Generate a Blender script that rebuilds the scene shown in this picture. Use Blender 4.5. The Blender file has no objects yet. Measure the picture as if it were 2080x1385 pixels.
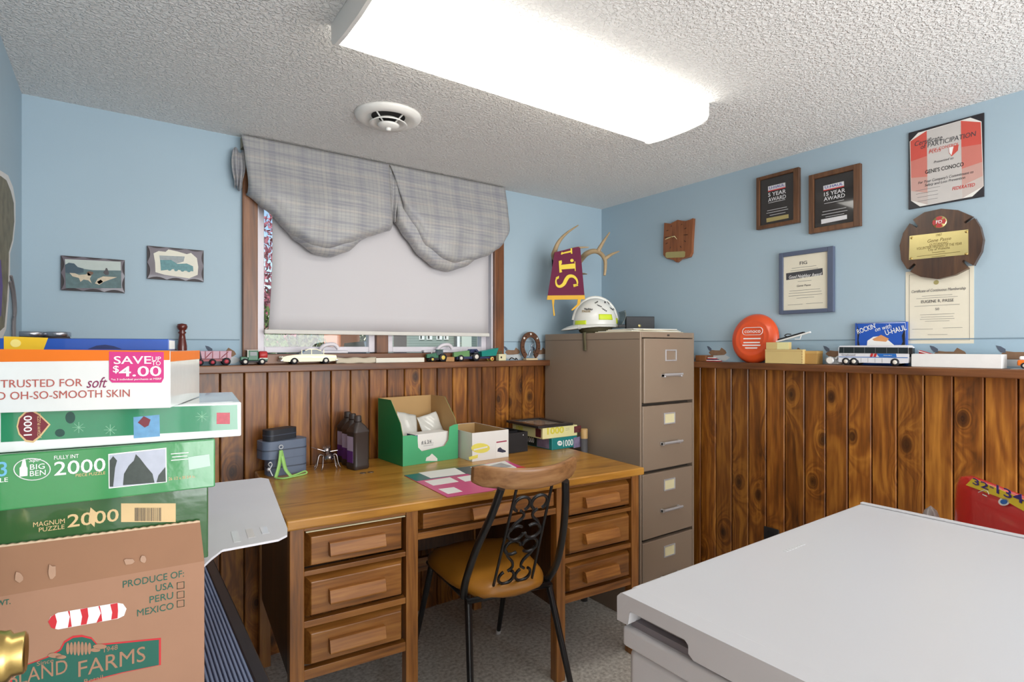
import bpy, bmesh, math, random
from mathutils import Vector, Matrix, Euler
random.seed(7)
sc = bpy.context.scene
C = sc.collection
R = math.radians
PI = math.pi

# ------------------------------------------------------------------ camera
CAM_H, FPX, PCX, HOR, YAW = 1.25, 1131.0, 1040.0, 705.0, R(35.54)
cd = bpy.data.cameras.new('camera'); cam = bpy.data.objects.new('camera', cd); C.objects.link(cam)
cam.location = (0, 0, CAM_H); cam.rotation_euler = (R(90), 0, -YAW)
cd.sensor_width = 36; cd.lens = FPX / 2080 * 36; cd.shift_y = (HOR - 692.5) / 2080; cd.clip_start = .02; cd.clip_end = 300
sc.camera = cam

# ------------------------------------------------------------------ world, sun, added fill light, exposure
w = bpy.data.worlds.new('world'); sc.world = w; w.use_nodes = True
wn = w.node_tree.nodes; wl = w.node_tree.links; wn.clear()
wo = wn.new('ShaderNodeOutputWorld'); wb = wn.new('ShaderNodeBackground'); sk = wn.new('ShaderNodeTexSky')
sk.sky_type = 'NISHITA'; sk.sun_disc = False; sk.sun_elevation = R(46); sk.sun_rotation = R(200); sk.air_density = 1.0; sk.dust_density = .6
wb.inputs['Strength'].default_value = .11
wl.new(sk.outputs[0], wb.inputs[0]); wl.new(wb.outputs[0], wo.inputs[0])
sd = bpy.data.lights.new('sun', 'SUN'); so = bpy.data.objects.new('sun', sd); C.objects.link(so)
sd.energy = 1.7; sd.angle = R(.6); sd.color = (1, .95, .87); so.rotation_euler = (R(46), 0, R(-28))
# added fill light behind the camera, brightens the whole room
hd = bpy.data.lights.new('fill_light', 'AREA'); ho = bpy.data.objects.new('fill_light', hd); C.objects.link(ho)
hd.shape = 'RECTANGLE'; hd.size = 2.3; hd.size_y = 1.6; hd.energy = 54; hd.color = (.95, .97, 1.0); ho.location = (1.05, -1.72, 1.165); ho.rotation_euler = (R(90), 0, 0)
LAMP = 3.7            # radiance of the fluorescent lens
sc.view_settings.view_transform = 'Standard'; sc.view_settings.look = 'None'
sc.view_settings.exposure = 0.74; sc.view_settings.gamma = 1.0; sc.view_settings.use_curve_mapping = False

# ------------------------------------------------------------------ measuring helpers (photo pixel -> point on a known plane)
_c, _s = math.cos(YAW), math.sin(YAW)
def at(px, py, X=None, Y=None, Z=None, d=None):
    u = (px - PCX) / FPX; v = -(py - HOR) / FPX
    r = Vector((u * _c + _s, -u * _s + _c, v))
    if X is not None: t = X / r.x
    elif Y is not None: t = Y / r.y
    elif Z is not None: t = (Z - CAM_H) / r.z
    else: t = d
    return r * t + Vector((0, 0, CAM_H))

# ------------------------------------------------------------------ materials
def s2l(c):
    return tuple(((x / 255) / 12.92 if x / 255 <= .04045 else ((x / 255 + .055) / 1.055) ** 2.4) for x in c)
MATS = {}
def _new(name):
    m = bpy.data.materials.new(name); m.use_nodes = True
    return m, m.node_tree.nodes, m.node_tree.links, m.node_tree.nodes['Principled BSDF']
def mat(name, rgb, rough=.5, metal=0, var=.06, vscale=30, bump=0, bscale=200, coat=0, trans=0, emit=0, alpha=1, spec=.5):
    """plain procedural surface: base colour with a little noise variation, optional fine bump"""
    if name in MATS: return MATS[name]
    m, n, l, b = _new(name); col = s2l(rgb)
    b.inputs['Roughness'].default_value = rough; b.inputs['Metallic'].default_value = metal
    b.inputs['Specular IOR Level'].default_value = spec
    b.inputs['Coat Weight'].default_value = coat; b.inputs['Transmission Weight'].default_value = trans
    tc = n.new('ShaderNodeTexCoord')
    if var > 0:
        no = n.new('ShaderNodeTexNoise'); no.inputs['Scale'].default_value = vscale; no.inputs['Detail'].default_value = 4
        mx = n.new('ShaderNodeMix'); mx.data_type = 'RGBA'
        mx.inputs['A'].default_value = (*[max(0, x * (1 - var)) for x in col], 1); mx.inputs['B'].default_value = (*[min(1, x * (1 + var)) for x in col], 1)
        l.new(tc.outputs['Object'], no.inputs['Vector']); l.new(no.outputs['Fac'], mx.inputs['Factor']); l.new(mx.outputs['Result'], b.inputs['Base Color'])
    else: b.inputs['Base Color'].default_value = (*col, 1)
    if bump:
        nb = n.new('ShaderNodeTexNoise'); nb.inputs['Scale'].default_value = bscale; nb.inputs['Detail'].default_value = 3
        bp = n.new('ShaderNodeBump'); bp.inputs['Strength'].default_value = bump; bp.inputs['Distance'].default_value = .002
        l.new(tc.outputs['Object'], nb.inputs['Vector']); l.new(nb.outputs['Fac'], bp.inputs['Height']); l.new(bp.outputs['Normal'], b.inputs['Normal'])
    if emit:
        b.inputs['Emission Color'].default_value = (*col, 1); b.inputs['Emission Strength'].default_value = emit
    MATS[name] = m; return m
def ramp(n, stops):
    r = n.new('ShaderNodeValToRGB'); e = r.color_ramp.elements
    while len(e) > 1: e.remove(e[-1])
    e[0].position = stops[0][0]; e[0].color = (*s2l(stops[0][1]), 1)
    for p, c in stops[1:]:
        k = e.new(p); k.color = (*s2l(c), 1)
    return r
def wood(name, dark, mid, light, axis='Z', sc_=9, stretch=.07, rough=.42, knots=0, tone=.25, coat=.15, bump=.15):
    """stained wood: stretched noise grain, darker cathedral streaks, optional knots, tone differs from piece to piece"""
    if name in MATS: return MATS[name]
    m, n, l, b = _new(name); tc = n.new('ShaderNodeTexCoord'); oi = n.new('ShaderNodeObjectInfo')
    off = n.new('ShaderNodeVectorMath'); off.operation = 'SCALE'; off.inputs['Scale'].default_value = 23
    cmb = n.new('ShaderNodeCombineXYZ')
    for k in range(3): l.new(oi.outputs['Random'], cmb.inputs[k])
    l.new(cmb.outputs[0], off.inputs[0])
    add = n.new('ShaderNodeVectorMath'); add.operation = 'ADD'; l.new(tc.outputs['Object'], add.inputs[0]); l.new(off.outputs[0], add.inputs[1])
    mp = n.new('ShaderNodeMapping'); s = [1, 1, 1]; s['XYZ'.index(axis)] = stretch; mp.inputs['Scale'].default_value = s; l.new(add.outputs[0], mp.inputs['Vector'])
    vo = None; grain = mp.outputs[0]
    if knots:     # knots: cells in the plane of the board; the grain bends round them
        vo = n.new('ShaderNodeTexVoronoi'); vo.inputs['Scale'].default_value = knots; vo.inputs['Randomness'].default_value = 1
        vo.voronoi_dimensions = '2D'; spk = n.new('ShaderNodeSeparateXYZ'); cbk = n.new('ShaderNodeCombineXYZ'); zk = n.new('ShaderNodeMath'); zk.operation = 'MULTIPLY'; zk.inputs[1].default_value = .6
        l.new(add.outputs[0], spk.inputs[0]); l.new(spk.outputs['X'], cbk.inputs[0]); l.new(spk.outputs['Z'], zk.inputs[0]); l.new(zk.outputs[0], cbk.inputs[1]); l.new(cbk.outputs[0], vo.inputs['Vector'])
        ex = n.new('ShaderNodeMath'); ex.operation = 'MULTIPLY'; ex.inputs[1].default_value = -7; l.new(vo.outputs['Distance'], ex.inputs[0])
        e2 = n.new('ShaderNodeMath'); e2.operation = 'EXPONENT'; l.new(ex.outputs[0], e2.inputs[0])
        e3 = n.new('ShaderNodeMath'); e3.operation = 'MULTIPLY'; e3.inputs[1].default_value = .16; l.new(e2.outputs[0], e3.inputs[0])
        va_ = n.new('ShaderNodeVectorMath'); va_.operation = 'ADD'; l.new(mp.outputs[0], va_.inputs[0]); l.new(e3.outputs[0], va_.inputs[1]); grain = va_.outputs[0]
    n1 = n.new('ShaderNodeTexNoise'); n1.inputs['Scale'].default_value = sc_; n1.inputs['Detail'].default_value = 3; n1.inputs['Distortion'].default_value = 1.2
    l.new(grain, n1.inputs['Vector'])
    sin = n.new('ShaderNodeMath'); sin.operation = 'MULTIPLY'; sin.inputs[1].default_value = 9; l.new(n1.outputs['Fac'], sin.inputs[0])
    fr = n.new('ShaderNodeMath'); fr.operation = 'PINGPONG'; fr.inputs[1].default_value = 1; l.new(sin.outputs[0], fr.inputs[0])
    n2 = n.new('ShaderNodeTexNoise'); n2.inputs['Scale'].default_value = sc_ * 11; n2.inputs['Detail'].default_value = 5; l.new(mp.outputs[0], n2.inputs['Vector'])
    n3 = n.new('ShaderNodeTexNoise'); n3.inputs['Scale'].default_value = 3.2; n3.inputs['Detail'].default_value = 2
    mp3 = n.new('ShaderNodeMapping'); s3 = [2.2, 2.2, 2.2]; s3['XYZ'.index(axis)] = .9; mp3.inputs['Scale'].default_value = s3; l.new(add.outputs[0], mp3.inputs['Vector']); l.new(mp3.outputs[0], n3.inputs['Vector'])
    a1 = n.new('ShaderNodeMath'); a1.operation = 'MULTIPLY_ADD'; a1.inputs[1].default_value = .22; l.new(fr.outputs[0], a1.inputs[0])
    a2 = n.new('ShaderNodeMath'); a2.operation = 'MULTIPLY_ADD'; a2.inputs[1].default_value = .50; a2.inputs[2].default_value = -.02; l.new(n2.outputs['Fac'], a2.inputs[0]); l.new(a2.outputs[0], a1.inputs[2])
    a3 = n.new('ShaderNodeMath'); a3.operation = 'MULTIPLY_ADD'; a3.inputs[1].default_value = .42; l.new(n3.outputs['Fac'], a3.inputs[0]); l.new(a1.outputs[0], a3.inputs[2])
    rp = ramp(n, [(.22, dark), (.52, mid), (.85, light)]); l.new(a3.outputs[0], rp.inputs[0])
    colout = rp.outputs[0]
    if knots:
        rk = n.new('ShaderNodeValToRGB'); rk.color_ramp.elements[0].position = .03; rk.color_ramp.elements[0].color = (.10, .08, .06, 1)
        rk.color_ramp.elements[1].position = .115; rk.color_ramp.elements[1].color = (1, 1, 1, 1); l.new(vo.outputs['Distance'], rk.inputs[0])
        mk = n.new('ShaderNodeMix'); mk.data_type = 'RGBA'; mk.blend_type = 'MULTIPLY'; mk.inputs['Factor'].default_value = .85
        l.new(colout, mk.inputs['A']); l.new(rk.outputs[0], mk.inputs['B']); colout = mk.outputs['Result']
    hs = n.new('ShaderNodeHueSaturation'); tv = n.new('ShaderNodeMath'); tv.operation = 'MULTIPLY_ADD'; tv.inputs[1].default_value = tone * 2; tv.inputs[2].default_value = 1 - tone
    wr = n.new('ShaderNodeTexWhiteNoise'); wr.noise_dimensions = '1D'; l.new(oi.outputs['Random'], wr.inputs['W'])
    l.new(wr.outputs['Value'], tv.inputs[0]); l.new(tv.outputs[0], hs.inputs['Value']); l.new(colout, hs.inputs['Color']); l.new(hs.outputs[0], b.inputs['Base Color'])
    b.inputs['Roughness'].default_value = rough; b.inputs['Coat Weight'].default_value = coat; b.inputs['Coat Roughness'].default_value = .25
    bp = n.new('ShaderNodeBump'); bp.inputs['Strength'].default_value = bump; bp.inputs['Distance'].default_value = .0015; l.new(a1.outputs[0], bp.inputs['Height']); l.new(bp.outputs[0], b.inputs['Normal'])
    MATS[name] = m; return m

# ------------------------------------------------------------------ mesh building
class MB:
    def __init__(s): s.v = []; s.f = []; s.sm = []
    def _add(s, vs, fs, smooth=False):
        o = len(s.v); s.v += [tuple(v) for v in vs]; s.f += [tuple(i + o for i in f) for f in fs]; s.sm += [smooth] * len(fs); return s
    def box(s, x0, x1, y0, y1, z0, z1):
        return s._add([(x0,y0,z0),(x1,y0,z0),(x1,y1,z0),(x0,y1,z0),(x0,y0,z1),(x1,y0,z1),(x1,y1,z1),(x0,y1,z1)],
                      [(0,3,2,1),(4,5,6,7),(0,1,5,4),(1,2,6,5),(2,3,7,6),(3,0,4,7)])
    def hexa(s, p):           # 8 corners in box order
        return s._add(p, [(0,3,2,1),(4,5,6,7),(0,1,5,4),(1,2,6,5),(2,3,7,6),(3,0,4,7)])
    def prism(s, pts, a, b, axis='y', smooth=False):   # 2D outline (x,z) extruded along y, or (x,y) along z, or (y,z) along x
        n = len(pts)
        def P(p, t): return (p[0], t, p[1]) if axis == 'y' else ((p[0], p[1], t) if axis == 'z' else (t, p[0], p[1]))
        vs = [P(p, a) for p in pts] + [P(p, b) for p in pts]
        s._add(vs, [tuple(range(n)), tuple(range(2 * n - 1, n - 1, -1))])
        return s._add(vs, [(i, (i + 1) % n, n + (i + 1) % n, n + i) for i in range(n)], smooth)
    def grid(s, fn, nu, nv, smooth=True, closeu=False):
        vs = [fn(i / nu, j / nv) for j in range(nv + 1) for i in range(nu + (0 if closeu else 1))]
        w_ = nu if closeu else nu + 1
        fs = [(j * w_ + i, j * w_ + (i + 1) % w_, (j + 1) * w_ + (i + 1) % w_, (j + 1) * w_ + i) for j in range(nv) for i in range(nu)]
        return s._add(vs, fs, smooth)
    def lathe(s, prof, seg=24, o=(0, 0, 0), axis='z', sx=1, sy=1):   # prof: (radius, height)
        def fn(u, v):
            k = v * (len(prof) - 1); i = min(int(k + 1e-6), len(prof) - 1); r, h = prof[i]; a = 2 * PI * u
            p = (r * math.cos(a) * sx, r * math.sin(a) * sy, h)
            if axis == 'x': p = (p[2], p[0], p[1])
            elif axis == 'y': p = (p[0], p[2], p[1])
            return (p[0] + o[0], p[1] + o[1], p[2] + o[2])
        return s.grid(fn, seg, len(prof) - 1, True, True)
    def tube(s, path, r, seg=8, cap=True, closed=False):
        path = [Vector(p) for p in path]; n = len(path); rr = r if isinstance(r, (list, tuple)) else [r] * n
        rings = []; up = None
        for i, p in enumerate(path):
            if closed: t = path[(i + 1) % n] - path[i - 1]
            else: t = path[min(i + 1, n - 1)] - path[max(i - 1, 0)]
            t.normalize()
            if up is None: up = Vector((0, 0, 1)) if abs(t.z) < .9 else Vector((1, 0, 0))
            a = t.cross(up); a = a.normalized() if a.length > 1e-6 else Vector((1, 0, 0)); b = a.cross(t).normalized(); up = b
            rings.append([p + (a * math.cos(2 * PI * k / seg) + b * math.sin(2 * PI * k / seg)) * rr[i] for k in range(seg)])
        vs = [q for g in rings for q in g]; m_ = n if closed else n - 1
        fs = [(i * seg + k, i * seg + (k + 1) % seg, ((i + 1) % n) * seg + (k + 1) % seg, ((i + 1) % n) * seg + k) for i in range(m_) for k in range(seg)]
        s._add(vs, fs, True)
        if cap and not closed: s._add(vs, [tuple(range(seg - 1, -1, -1)), tuple(range((n - 1) * seg, n * seg))])
        return s
    def ball(s, c, rx, ry=None, rz=None, seg=16, rings=10):
        ry = ry or rx; rz = rz or rx
        return s.lathe([(max(1e-4, math.sin(PI * k / rings)), -math.cos(PI * k / rings)) for k in range(rings + 1)], seg)._xf_last((rings + 1) * seg, c, (rx, ry, rz))
    def _xf_last(s, n, c, sc3):
        for i in range(len(s.v) - n, len(s.v)):
            v = s.v[i]; s.v[i] = (c[0] + v[0] * sc3[0], c[1] + v[1] * sc3[1], c[2] + v[2] * sc3[2])
        return s
    def disc(s, c, r, seg=24, axis='y', rz=None):
        rz = rz or r; pts = [(r * math.cos(2 * PI * k / seg), rz * math.sin(2 * PI * k / seg)) for k in range(seg)]
        vs = [(c[0] + a, c[1], c[2] + b) if axis == 'y' else ((c[0] + a, c[1] + b, c[2]) if axis == 'z' else (c[0], c[1] + a, c[2] + b)) for a, b in pts]
        return s._add(vs, [tuple(range(seg))])
    def mesh(s, name):
        me = bpy.data.meshes.new(name); me.from_pydata(s.v, [], s.f); me.polygons.foreach_set('use_smooth', s.sm)
        bm = bmesh.new(); bm.from_mesh(me); bmesh.ops.recalc_face_normals(bm, faces=bm.faces); bm.to_mesh(me); bm.free(); me.update(); return me
def link(o, parent=None):
    C.objects.link(o); o.parent = parent; return o
def part(name, mb, m, parent=None, bevel=0, seg=2, label=None, loc=None, rot=None, sub=0, solid=0):
    me = mb.mesh(name) if isinstance(mb, MB) else mb
    if not me.materials: me.materials.append(m)
    o = link(bpy.data.objects.new(name, me), parent)
    if loc is not None: o.location = loc
    if rot is not None: o.rotation_euler = rot
    if solid:
        q = o.modifiers.new('solid', 'SOLIDIFY'); q.thickness = solid; q.offset = 0
    if bevel:
        q = o.modifiers.new('bevel', 'BEVEL'); q.width = bevel; q.segments = seg; q.limit_method = 'ANGLE'; q.angle_limit = R(35)
        if seg > 2:
            for p_ in me.polygons: p_.use_smooth = True
            q.harden_normals = True
    if sub:
        q = o.modifiers.new('sub', 'SUBSURF'); q.levels = sub; q.render_levels = sub
    if label: o['label'] = label
    return o
def tag(o, label, cat, group=None):
    o['label'] = label; o['category'] = cat
    if group: o['group'] = group
    return o
def root(name, label, cat, loc, rz=0, group=None, rx=0, ry=0):
    o = bpy.data.objects.new(name, None); C.objects.link(o); o.empty_display_size = .05
    o.location = loc; o.rotation_euler = (rx, ry, rz); return tag(o, label, cat, group)
def struct(o): o['kind'] = 'structure'; return o
def text(body, size, loc, parent, m, align='CENTER', rot=(R(90), 0, 0), shear=0, bold=0, sx=1, name='lettering', space=1, ext=.0002, label=None):
    cu = bpy.data.curves.new('t', 'FONT'); cu.body = body; cu.size = size; cu.align_x = align; cu.align_y = 'CENTER'; cu.shear = shear; cu.offset = bold * size
    cu.extrude = ext; cu.resolution_u = 3; cu.space_character = space; cu.space_line = .9
    t = bpy.data.objects.new('t', cu); C.objects.link(t)
    me = bpy.data.meshes.new_from_object(t.evaluated_get(bpy.context.evaluated_depsgraph_get())); bpy.data.objects.remove(t); bpy.data.curves.remove(cu)
    me.name = name; me.materials.clear(); me.materials.append(m)
    o = link(bpy.data.objects.new(name, me), parent); o.location = loc; o.rotation_euler = rot; o.scale = (sx, 1, 1)
    if label: o['label'] = label
    return o
def lines(parent, m, x0, x1, z0, n, dz, y, h=.0012, jitter=.25, name='printed_line'):
    """rows of tiny print too small to read"""
    mb = MB()
    for k in range(n):
        j = (x1 - x0) * jitter * random.random() / 2; mb.box(x0 + j, x1 - j, y, y + .0003, z0 - k * dz - h / 2, z0 - k * dz + h / 2)
    return part(name, mb, m, parent)
def rounded(w_, h_, r, n=5, cx=0, cy=0):
    pts = []
    for qx, qy, a0 in ((1, 1, 0), (-1, 1, 90), (-1, -1, 180), (1, -1, 270)):
        for k in range(n + 1):
            a = R(a0 + 90 * k / n); pts.append((cx + qx * (w_ / 2 - r) + r * math.cos(a), cy + qy * (h_ / 2 - r) + r * math.sin(a)))
    return pts
def bez(p, n=12):
    """smooth path through points (Catmull-Rom)"""
    p = [Vector(q) for q in p]; out = []
    for i in range(len(p) - 1):
        a, b, c_, d = p[max(i - 1, 0)], p[i], p[i + 1], p[min(i + 2, len(p) - 1)]
        for k in range(n):
            t = k / n; out.append(.5 * ((2 * b) + (c_ - a) * t + (2 * a - 5 * b + 4 * c_ - d) * t * t + (3 * b - a - 3 * c_ + d) * t ** 3))
    out.append(p[-1]); return out
WHITE = mat('white_print', (240, 240, 238), .6, var=.02); BLACK = mat('black_print', (25, 24, 26), .5, var=.03)
GREYP = mat('grey_print', (120, 120, 120), .6, var=.03)

# ------------------------------------------------------------------ layout on a thing's upright front face
def face(rt, px, py, y=0):
    """local (x, z) where the photo's pixel meets the upright plane local-y = y of a thing"""
    o = rt.location; rz = rt.rotation_euler.z; cx, sx = math.cos(rz), math.sin(rz); n = Vector((-sx, cx, 0))
    r = at(px, py, d=1.0) - Vector((0, 0, CAM_H)); c0 = Vector((0, 0, CAM_H))
    t = (n.dot(o) + y - n.dot(c0)) / n.dot(r); p = c0 + r * t - o
    return (p.x * cx + p.y * sx, p.z)
def T(rt, body, px, py, hpx, m, wpx=None, y=-.0006, tilt=0, par=None, base=0, **kw):
    x, z = face(rt, px, py, base); h = abs(face(rt, px, py - hpx / 2, base)[1] - face(rt, px, py + hpx / 2, base)[1])
    o = text(body, h / .72, (x, base + y, z), par or rt, m, rot=(R(90), -tilt, 0), **kw)
    if wpx:
        xs = [v.co.x for v in o.data.vertices]; w0 = max(xs) - min(xs)
        o.scale.x = abs(face(rt, px + wpx / 2, py, base)[0] - face(rt, px - wpx / 2, py, base)[0]) / w0
    return o
def plate(rt, name, pts, m, y=-.0003, t=.0003, par=None, base=0):
    """flat printed shape on the front face, outlined in photo pixels"""
    return part(name, MB().prism([face(rt, a, b, base) for a, b in pts], base + y - t, base + y, 'y'), m, par or rt)
def rect(x0, y0, x1, y1): return [(x0, y0), (x1, y0), (x1, y1), (x0, y1)]
def oval(cx, cy, rx, ry, n=20): return [(cx + rx * math.cos(2 * PI * k / n), cy + ry * math.sin(2 * PI * k / n)) for k in range(n)]
# ================================================================== THE ROOM
XL, XR, YW, ZC = -.248, 2.403, 2.43, 2.085      # left wall, right wall, window wall, ceiling
CAPZ = 1.18                                       # top of the wainscot cap
M_wall = mat('blue_wall_paint', (165, 187, 200), .55, var=.025, vscale=4, bump=.06, bscale=350)
M_hallw = mat('white_hall_paint', (225, 224, 220), .6, var=.02, vscale=4)
# ceiling with sprayed texture
def ceiling_mat():
    m, n, l, b = _new('sprayed_ceiling'); tc = n.new('ShaderNodeTexCoord')
    b.inputs['Roughness'].default_value = .85; b.inputs['Base Color'].default_value = (*s2l((238, 237, 234)), 1)
    vo = n.new('ShaderNodeTexNoise'); vo.inputs['Scale'].default_value = 105; vo.inputs['Detail'].default_value = 2.5; vo.inputs['Distortion'].default_value = .6
    rp = n.new('ShaderNodeValToRGB'); rp.color_ramp.elements[0].position = .45; rp.color_ramp.elements[1].position = .62
    bp = n.new('ShaderNodeBump'); bp.inputs['Strength'].default_value = .85; bp.inputs['Distance'].default_value = .004
    l.new(tc.outputs['Object'], vo.inputs['Vector']); l.new(vo.outputs['Fac'], rp.inputs[0]); l.new(rp.outputs[0], bp.inputs['Height']); l.new(bp.outputs[0], b.inputs['Normal'])
    return m
def floor_mat():
    m, n, l, b = _new('mottled_grey_floor'); tc = n.new('ShaderNodeTexCoord')
    a = n.new('ShaderNodeTexNoise'); a.inputs['Scale'].default_value = 70; a.inputs['Detail'].default_value = 6
    rp = ramp(n, [(.3, (164, 158, 149)), (.5, (204, 200, 191)), (.7, (230, 227, 219))]); l.new(tc.outputs['Object'], a.inputs['Vector']); l.new(a.outputs['Fac'], rp.inputs[0])
    l.new(rp.outputs[0], b.inputs['Base Color']); b.inputs['Roughness'].default_value = .45
    v = n.new('ShaderNodeTexVoronoi'); v.inputs['Scale'].default_value = 55; v.inputs['Randomness'].default_value = 1; l.new(tc.outputs['Object'], v.inputs['Vector'])
    bp = n.new('ShaderNodeBump'); bp.inputs['Strength'].default_value = .35; bp.inputs['Distance'].default_value = .002; l.new(v.outputs['Distance'], bp.inputs['Height']); l.new(bp.outputs[0], b.inputs['Normal'])
    return m
struct(part('floor', MB().box(XL - .1, XR + .1, -1.75, YW + .14, -.1, 0), floor_mat()))
struct(part('ceiling', MB().box(XL - .1, XR + .1, -1.75, YW + .14, ZC, ZC + .1), ceiling_mat()))
struct(part('wall_left', MB().box(XL - .1, XL, -.14, YW + .14, 0, ZC), M_wall))
struct(part('wall_right', MB().box(XR, XR + .1, -.14, YW + .14, 0, ZC), M_wall)); wall_right = bpy.data.objects['wall_right']
# window wall with its opening
WX0, WX1, WZ0, WZ1 = .469, 1.612, 1.222, 1.985
mb = MB(); Y0, Y1 = YW, YW + .14
mb.box(XL, WX0, Y0, Y1, 0, ZC); mb.box(WX1, XR, Y0, Y1, 0, ZC); mb.box(WX0, WX1, Y0, Y1, 0, WZ0); mb.box(WX0, WX1, Y0, Y1, WZ1, ZC)
wall_back = struct(part('wall_back', mb, M_wall))
# unseen space behind the camera, its big opening added for the fill light (short stub of wall carries the open door)
struct(part('wall_front', MB().box(XL, -.15, -.06, .02, 0, ZC), M_wall))
mb = MB(); a0, a1, b0, b1 = -.1, 2.2, .35, 1.98
mb.box(XL - .1, a0, -1.75, -1.65, 0, ZC); mb.box(a1, XR + .1, -1.75, -1.65, 0, ZC); mb.box(a0, a1, -1.75, -1.65, 0, b0); mb.box(a0, a1, -1.75, -1.65, b1, ZC)
struct(part('wall_hall', mb, M_hallw))
struct(part('wall_hall_side', MB().box(XL - .1, XL, -1.65, -.14, 0, ZC), M_hallw))
struct(part('wall_hall_end', MB().box(XR, XR + .1, -1.65, -.14, 0, ZC), M_hallw))

# ------------------------------------------------------------------ wainscot: one board after the other
M_plank = wood('stained_pine', (40, 19, 6), (124, 71, 22), (184, 122, 46), 'Z', 8, .09, .38, knots=4.6, tone=.22, coat=.12)
M_cap = wood('stained_cap', (50, 28, 14), (104, 62, 32), (140, 90, 52), 'X', 9, .06, .4, tone=.05)
M_capy = wood('stained_cap_y', (50, 28, 14), (104, 62, 32), (140, 90, 52), 'Y', 9, .06, .4, tone=.05)
M_dark = mat('dark_backing', (30, 18, 10), .8)
PW = .0856
pm = MB(); pm.prism([(.0015, .004), (.0045, 0), (PW - .0045, 0), (PW - .0015, .004), (PW - .0015, .016), (.0015, .016)], 0, CAPZ - .03, 'z'); pm = pm.mesh('plank'); pm.materials.append(M_plank)
k = 0; x = .2473 - PW * 6
while x < XR - .02:
    if x + PW > XL:
        o = part('plank', pm, M_plank, wall_back, loc=(x, YW - .022, 0))
    x += PW
y = 1.7135 + PW * 8
while y > .0:
    part('plank', pm, M_plank, wall_right, loc=(XR - .022, y, 0), rot=(0, 0, R(-90))); y -= PW
struct(part('trim_1', MB().box(XL, XR, YW - .006, YW - .0005, 0, CAPZ - .03), M_dark))
struct(part('trim_2', MB().box(XR - .006, XR - .0005, 0, YW - .006, 0, CAPZ - .03), M_dark))
struct(part('trim_3', MB().box(XL, XR, YW - .085, YW - .0005, CAPZ - .03, CAPZ), M_cap, bevel=.004))
struct(part('trim_4', MB().box(XR - .085, XR - .0005, .0, YW - .085, CAPZ - .03, CAPZ), M_capy, bevel=.004))
# wallpaper border above the cap: paper strip with flying ducks and a dark top line
M_border = mat('border_paper', (158, 184, 200), .7, var=.04, vscale=20); M_bline = mat('border_line', (120, 142, 156), .7)
M_duck = mat('duck_brown', (136, 106, 82), .8, var=.25, vscale=60); M_duckh = mat('duck_head', (86, 96, 112), .8, var=.2, vscale=60); M_duckw = mat('duck_pale', (196, 202, 204), .8, var=.1, vscale=60)
def duck(par, x, z, y, s=1.55):
    body = [(-.03, -.004), (-.022, .006), (-.006, .004), (.01, .004), (.016, .013), (.03, .004), (.034, -.004), (.026, -.010), (.0, -.012), (-.02, -.012)]
    part('duck_print', MB().prism([(x + a * s, z + b * s) for a, b in body], y - .0004, y, 'y'), M_duck, par)
    head = [(-.036, .018), (-.028, .016), (-.02, .010), (-.02, .002), (-.028, .003), (-.033, .010)]
    part('duck_print', MB().prism([(x + a * s, z + b * s) for a, b in head], y - .0008, y - .0004, 'y'), M_duckh, par)
    wing = [(-.026, -.012), (.03, -.010), (.046, -.018), (.03, -.028), (-.02, -.026), (-.034, -.02)]
    part('duck_print', MB().prism([(x + a * s, z + b * s) for a, b in wing], y - .0004, y, 'y'), M_duckw, par)
def border(name, x0, x1, loc, rz, skip):
    b_ = struct(part(name, MB().box(x0, x1, -.001, 0, CAPZ, 1.277), M_border, loc=loc, rot=(0, 0, rz)))
    part('border_line', MB().box(x0, x1, -.0022, -.001, 1.277, 1.281), M_bline, b_)
    x = skip
    while x < x1 - .04:
        if x > x0 + .04: duck(b_, x, 1.228, -.0012)
        x += .186
    return b_
border('trim_5', XL, .405, (0, YW - .0004, 0), 0, .34 - .186 * 3)
border('trim_6', 1.675, XR - .002, (0, YW - .0004, 0), 0, 1.735)
border('trim_7', -YW + .09, -.02, (XR - .0004, 0, 0), R(-90), -1.635 - .186 * 3)

# ------------------------------------------------------------------ window
M_case = wood('window_casing', (60, 32, 16), (112, 66, 32), (146, 94, 52), 'Z', 8, .08, .4, tone=.08)
M_caseh = wood('window_casing_h', (60, 32, 16), (112, 66, 32), (146, 94, 52), 'X', 8, .08, .4, tone=.08)
M_sash = mat('sash_white', (222, 216, 222), .4, var=.03); M_glassm = None
def glass_mat(name, tint=(.96, .98, .98), gloss=.08, rough=.02):
    m, n, l, b = _new(name); n.remove(b); o = n['Material Output']; t = n.new('ShaderNodeBsdfTransparent'); t.inputs[0].default_value = (*tint, 1)
    g = n.new('ShaderNodeBsdfGlossy'); g.inputs['Roughness'].default_value = rough; mx = n.new('ShaderNodeMixShader'); lw = n.new('ShaderNodeLayerWeight'); lw.inputs['Blend'].default_value = .25
    mm = n.new('ShaderNodeMath'); mm.operation = 'MULTIPLY_ADD'; mm.inputs[1].default_value = .5; mm.inputs[2].default_value = gloss * .4
    l.new(lw.outputs['Fresnel'], mm.inputs[0]); l.new(mm.outputs[0], mx.inputs[0]); l.new(t.outputs[0], mx.inputs[1]); l.new(g.outputs[0], mx.inputs[2]); l.new(mx.outputs[0], o.inputs[0]); return m
M_glass = glass_mat('window_glass')
win = bpy.data.objects.new('window_1', None); C.objects.link(win); struct(win)
part('casing', MB().box(.413, WX0, YW - .02, YW, CAPZ, 2.03), M_case, win, bevel=.003)
part('casing', MB().box(WX1, 1.671, YW - .02, YW, CAPZ, 2.03), M_case, win, bevel=.003)
part('casing', MB().box(WX0, WX1, YW - .02, YW, WZ1, 2.03), M_caseh, win, bevel=.003)
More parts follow.
